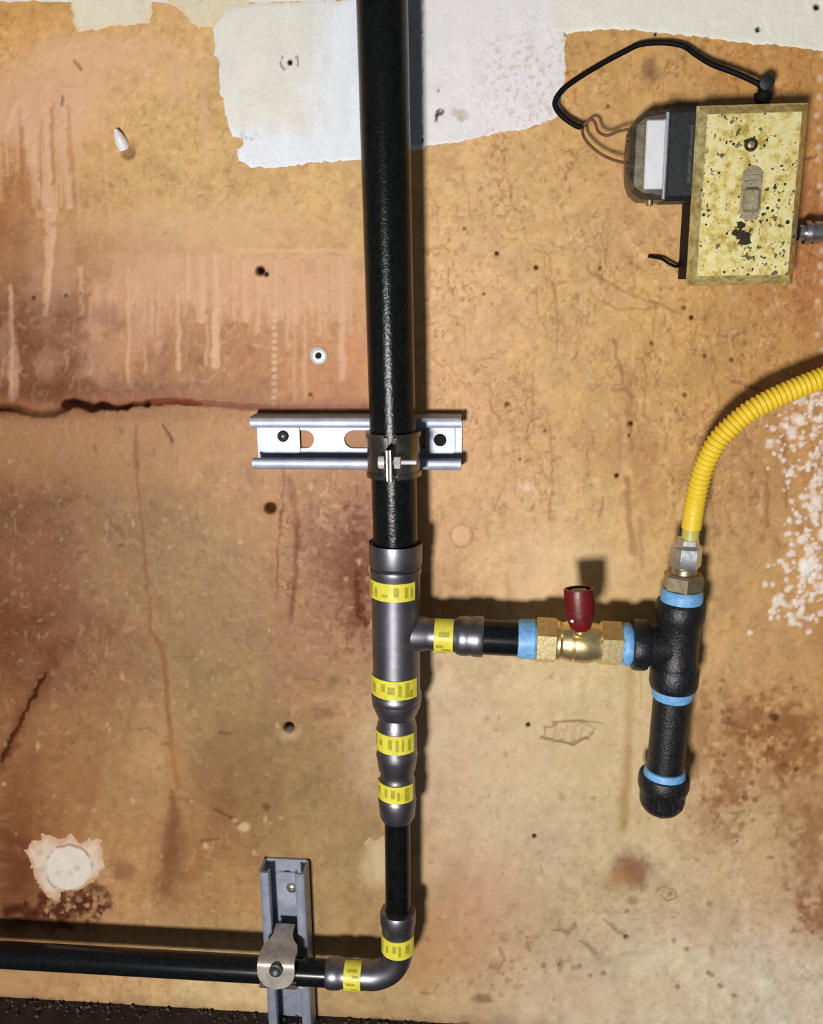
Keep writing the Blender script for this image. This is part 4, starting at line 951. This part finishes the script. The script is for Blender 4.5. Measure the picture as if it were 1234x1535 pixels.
strap(half_path(-1), -.0022).build('clamp_half', 'zinc_d', t, angle=45)
bc = Vector((at(414, 1453, .055).x, -.0545, at(414, 1455, .056).z)); bdn = Vector((0, -.98, .15)).normalized()
MB().lathe(bc, bdn, [(0, .0046), (.0004, .0054), (.0028, .0052), (.0034, .0040), (.0028, .0030), (.0020, .0010)], 24).build('clamp_bolt', 'screw', t)
MB().tube([Vector((xc + .004, -.024, zc - .0225)), Vector((xc + .007, -.025, zc - .0238)), Vector((xc + .011, -.0252, zc - .0262)), Vector((xc + .0145, -.0252, zc - .0300))], [.0014, .0019, .0019, .0010], 10).build('clamp_hook', 'pale_metal', t)
MB().lathe(Vector((xc - .004, -.028, zc - .021)), (0, 0, -1), [(0, .0030), (.0060, .0030), (.0066, .0020)], hexa=6).build('clamp_nut', 'chrome', t)

# ------------------------------------------------------------------ junction box, transformer, cable
dP = .048
cTL, cTR, cBR, cBL = at(1046, 158, dP), at(1216, 152, dP), at(1189, 427, dP), at(1030, 428, dP)
ctr = (cTL + cTR + cBR + cBL) / 4
bx = ((cTR - cTL) + (cBR - cBL)); PW = bx.length / 2; bx.normalize(); bz = ((cTL - cBL) + (cTR - cBR)); PH = bz.length / 2; bz = (bz - bx * bz.dot(bx)).normalized()
t = thing('junction_box', 'black wall box with a speckled brass cover plate', 'electrical box', Vector((ctr.x, 0, ctr.z)) - bz * (PH / 2))
def rect(hw, hh, d_): 
    c = Vector((ctr.x, -d_, ctr.z)); return [c - bx * hw - bz * hh, c + bx * hw - bz * hh, c + bx * hw + bz * hh, c - bx * hw + bz * hh]
hw, hh = PW / 2, PH / 2
m = MB(); m.rings([rect(hw - .0035, hh - .004, -.0005), rect(hw - .0035, hh - .004, dP - .0008)]); m.build('box_body', 'box', t, angle=20)
m = MB(); m.rings([rect(hw - .0005, hh - .0005, dP - .0042), rect(hw, hh, dP - .0030), rect(hw - .0012, hh - .0012, dP - .0010), rect(hw - .0050, hh - .0056, dP + .0036), rect(hw - .0054, hh - .0060, dP + .0038)]); pl = m.build('cover_plate', 'plate', t, angle=12)
pl.data.materials.append(MAT['bevel'])
for f in pl.data.polygons:
    if f.normal.y > -0.97: f.material_index = 1
def on_plate(px, py, up=.0038): return at(px, py, dP + up)
m = MB()
c = on_plate(1126, 290); m.rings([[c + bx * x + bz * z + Vector((0, -y, 0)) for x, z in slot(0, 0, .0162, .0062, 8, True)] for y in (-.001, .0007)]); tg = m.build('toggle_slot', 'toggle', pl)
m = MB()
for dz in (.0130, .0098, .0066): m.box(c + bz * dz + Vector((0, -.001, 0)), (.0046, .0006, .0008), bx, Vector((0, 1, 0)), bz)
m.box(c - bz * .004 + Vector((0, -.002, 0)) , (.0048, .0026, .0070), bx, Vector((0, 1, 0)), bz, .0015)
m.build('toggle_lever', 'toggle', pl)
c = on_plate(1126, 217)
MB().lathe(c, (0, -1, 0), [(0, .0040), (.0010, .0038), (.0014, .0028), (.0006, .0022), (.0002, .001)], 18).build('plate_screw', 'rust', pl)
MB().lathe(c + Vector((0, -.0003, 0)), (0, -1, 0), [(0, .0021), (.0006, .0020), (.0008, .0010)], 14).build('screw_slot', 'brass', pl)
c = on_plate(1110, 352); m = MB()
for dx, dz, r in ((0, 0, .0042), (.003, -.003, .0048), (-.0035, .0015, .0025), (0, .0055, .003)):
    e = [r * random.uniform(.65, 1.15) for _ in range(14)]
    m.rings([[c + bx * (dx + q * f * math.cos(2 * PI * k / 14)) + bz * (dz + q * f * math.sin(2 * PI * k / 14)) + Vector((0, -h_, 0)) for k, q in enumerate(e)] for f, h_ in ((1, -.0003), (.8, .0005), (.2, .0007))])
m.build('rust_scab', 'rust', pl)
m = MB()
for px, py, r in [(1162,281,2.8),(1177,276,2),(1057,293,.0),(1078,259,2),(1055,322,2.5),(1062,315,2),(1181,333,3.2),(1143,259,1.8),(1100,216,2.2),(1144,321,2.4),(1151,312,2.4),(1158,316,2),(1168,300,2.2),(1118,322,3),(1124,248,2.2),(1138,252,1.8),(1146,218,1.8),(1052,285,1.6),(1090,350,2),(1190,355,1.8),(1086,408,2),(1150,330,2)]:
    if r: m.lathe(on_plate(px, py), (0, -1, 0), [(-.0002, r * .00046), (.0002, r * .00042), (.0003, .0002)], 7)
m.build('rust_spot', 'rust', pl)['kind'] = 'stuff'

# transformer bolted to the left side of the box
t = thing('transformer', 'small black and grey transformer fixed to the left side of the junction box', 'transformer', at(1000, 302, .0))
dt = .040; xe = lambda px, d_=dt: at(px, 232, d_).x
yC = at(1000, 232, dt).z
def trect(x, hh_, d0, d1, b_=.003, zc_=yC):
    pts = [(-d0, -hh_ + b_), (-d0 - b_ * 0, -hh_ + b_)]
    return [Vector((x, -(d0), zc_ - hh_ + b_)), Vector((x, -(d0 + b_), zc_ - hh_)), Vector((x, -(d1 - b_), zc_ - hh_)), Vector((x, -d1, zc_ - hh_ + b_)), Vector((x, -d1, zc_ + hh_ - b_)), Vector((x, -(d1 - b_), zc_ + hh_)), Vector((x, -(d0 + b_), zc_ + hh_)), Vector((x, -d0, zc_ + hh_ - b_))]
hT = (at(1000, 162, dt).z - at(1000, 302, dt).z) / 2
xbox = ctr.x - hw + .0036
m = MB(); m.rings([trect(xe(1002), hT, .006, dt), trect(xbox + .001, hT, .006, dt)]); m.build('core', 'core', t, angle=20)
m = MB(); m.rings([trect(xe(1032), hT * .66, .01, dt + .0012, .001), trect(xe(1037), hT * .66, .01, dt + .0012, .001)]); m.build('highlight_strip', 'screw', t, angle=20)  # strip added as the upright highlight on the core
m = MB(); m.rings([trect(xe(944), hT * .42, .016, dt - .008, .003), trect(xe(946), hT * .60, .012, dt - .0045, .004), trect(xe(953), hT * .80, .009, dt - .0015, .004), trect(xe(966), hT * .95, .007, dt, .004), trect(xe(990), hT * .97, .006, dt, .003), trect(xe(1003), hT * .98, .006, dt, .003)]); m.build('end_cover', 'bell', t, angle=25)
m = MB(); cW = Vector(((xe(967) + xe(996)) / 2, -dt - .0006, yC + .0)); m.box(cW, ((xe(996) - xe(967)) / 2, .0010, hT * .75), bev=.0008); m.build('lit_face', 'plate_w', t, angle=25)  # pale sheet paints the light falling on the cover's front face
m = MB(); m.lathe(Vector((xe(998), -dt, yC - hT * .0)), (0, 0, 1), [(-hT * .96, .0012), (hT * .9, .0012)], 10); m.build('edge_bead', 'zinc', t)
for zz in (.42, -.28): MB().lathe(Vector((xe(947), -(dt - .010), yC + hT * zz)), (-1, 0, 0), [(-.002, .0022), (.0016, .0022), (.002, .0012)], 12).build('terminal', 'screw', t)
MB().lathe(Vector((xe(980), -(dt - .006), yC - hT * .97)), (0, 0, -1), [(-.001, .0022), (.003, .0022), (.0034, .001)], 12).build('mounting_stud', 'old_brass', t)

# black cable looping from the top of the box to the transformer, ending in two thin wires
def px3(l): return [at(*p) for p in l]
cab = catmull(px3([(1143,156,.026),(1144,140,.027),(1140,128,.027),(1122,118,.026),(1099,108,.024),(1067,96,.020),(1044,82,.016),(1025,69,.012),(998,64,.010),(962,66,.009),(937,77,.008),(905,94,.008),(870,115,.010),(843,135,.012),(832,155,.013),(842,173,.014),(863,188,.016),(875,191,.018)]), 8)
t = thing('cable', 'black cable looping from the top of the junction box to the transformer', 'cable', cab[0])
MB().tube(cab, rad(950, 100, 8.6, .015), 12).build('cable_jacket', 'cable', t)
for l in ([(873,190,.018),(884,180,.020),(892,183,.021),(897,197,.022),(910,203,.024),(927,197,.027),(946,193,.030)], [(872,191,.018),(877,208,.020),(894,226,.022),(915,238,.025),(940,245,.030)]):
    MB().tube(catmull(px3(l), 8), rad(900, 200, 4.4, .02), 10).build('thin_wire', 'wire', t)
t = thing('cable_connector', 'small black cable connector on top of the junction box', 'connector', at(1144, 158, .026))
m = MB(); m.lathe(at(1143, 160, .026), (0, 0, 1), [(0, .0045), (.004, .0045), (.0042, .0056), (.0078, .0056), (.008, .0035), (.0125, .0035)], 18); m.build('connector_body', 'cable', t)
MB().lathe(at(1149, 124, .028), (0, -1, 0), [(-.004, .0046), (.002, .0046), (.0026, .003)], 16).build('clamp_screw', 'core', t)

# stray black wire at the lower left of the box
wr = catmull(px3([(1022,386,.006),(1016,399,.008),(1003,395,.010),(992,388,.008),(972,384,.004)]), 8)
o = MB().tube(wr, rad(1000, 390, 4.6, .006), 10).build('wire_stub', 'cable', None, base=wr[0]); tag(o, 'bent end of black wire sticking out low on the left of the box', 'wire')

# conduit connector at the right of the box
Cx = at(1197, 349, .024); cdx = Vector((1, 0, 0)); cr_ = rad(1215, 350, 34, .024)
t = thing('conduit', 'grey ribbed metal conduit leaving the right side of the junction box', 'conduit', Cx)
prof = [(0, cr_ * .7), (.0035, cr_ * .7), (.0036, cr_ * 1.02), (.0065, cr_ * 1.08), (.0066, cr_ * .86), (.0085, cr_ * .86), (.0090, cr_ * 1.0), (.0135, cr_ * 1.0), (.0138, cr_ * .88), (.0160, cr_ * .88)]
s = .0160
while s < .18: prof += [(s, cr_ * .9), (s + .0018, cr_ * 1.06), (s + .0045, cr_ * 1.06), (s + .0062, cr_ * .9)]; s += .0063
MB().lathe(Cx, cdx, prof, 32).build('conduit_body', 'conduit', t)

# ------------------------------------------------------------------ small things on the wall
c = at(478, 533, .0); rA = rad(478, 533, 26, 0)
t = thing('screw_anchor', 'bright metal screw anchor with a dark centre above the horizontal channel', 'anchor', c)
MB().lathe(c, (0, -1, 0), [(0, rA), (.0008, rA), (.0016, rA * .8), (.0016, rA * .42), (.0002, rA * .36)], 24).build('anchor_flange', 'pale_metal', t)
MB().lathe(c, (0, -1, 0), [(.0001, rA * .34), (.0009, rA * .34), (.0010, rA * .1)], 16).build('anchor_socket', 'hole', t)
c = at(187, 223, -.001); e = at(173, 193, .005); dv = e - c
o = MB().lathe(c, dv, [(0, rad(190, 228, 17, 0)), (.35 * dv.length, rad(190, 220, 19, 0)), (.75 * dv.length, rad(190, 220, 12, 0)), (dv.length, rad(190, 220, 4, 0))], 18).build('wall_plug', 'white', None, base=c)
tag(o, 'white plastic wall plug poking out of a hole in the upper left', 'wall plug')
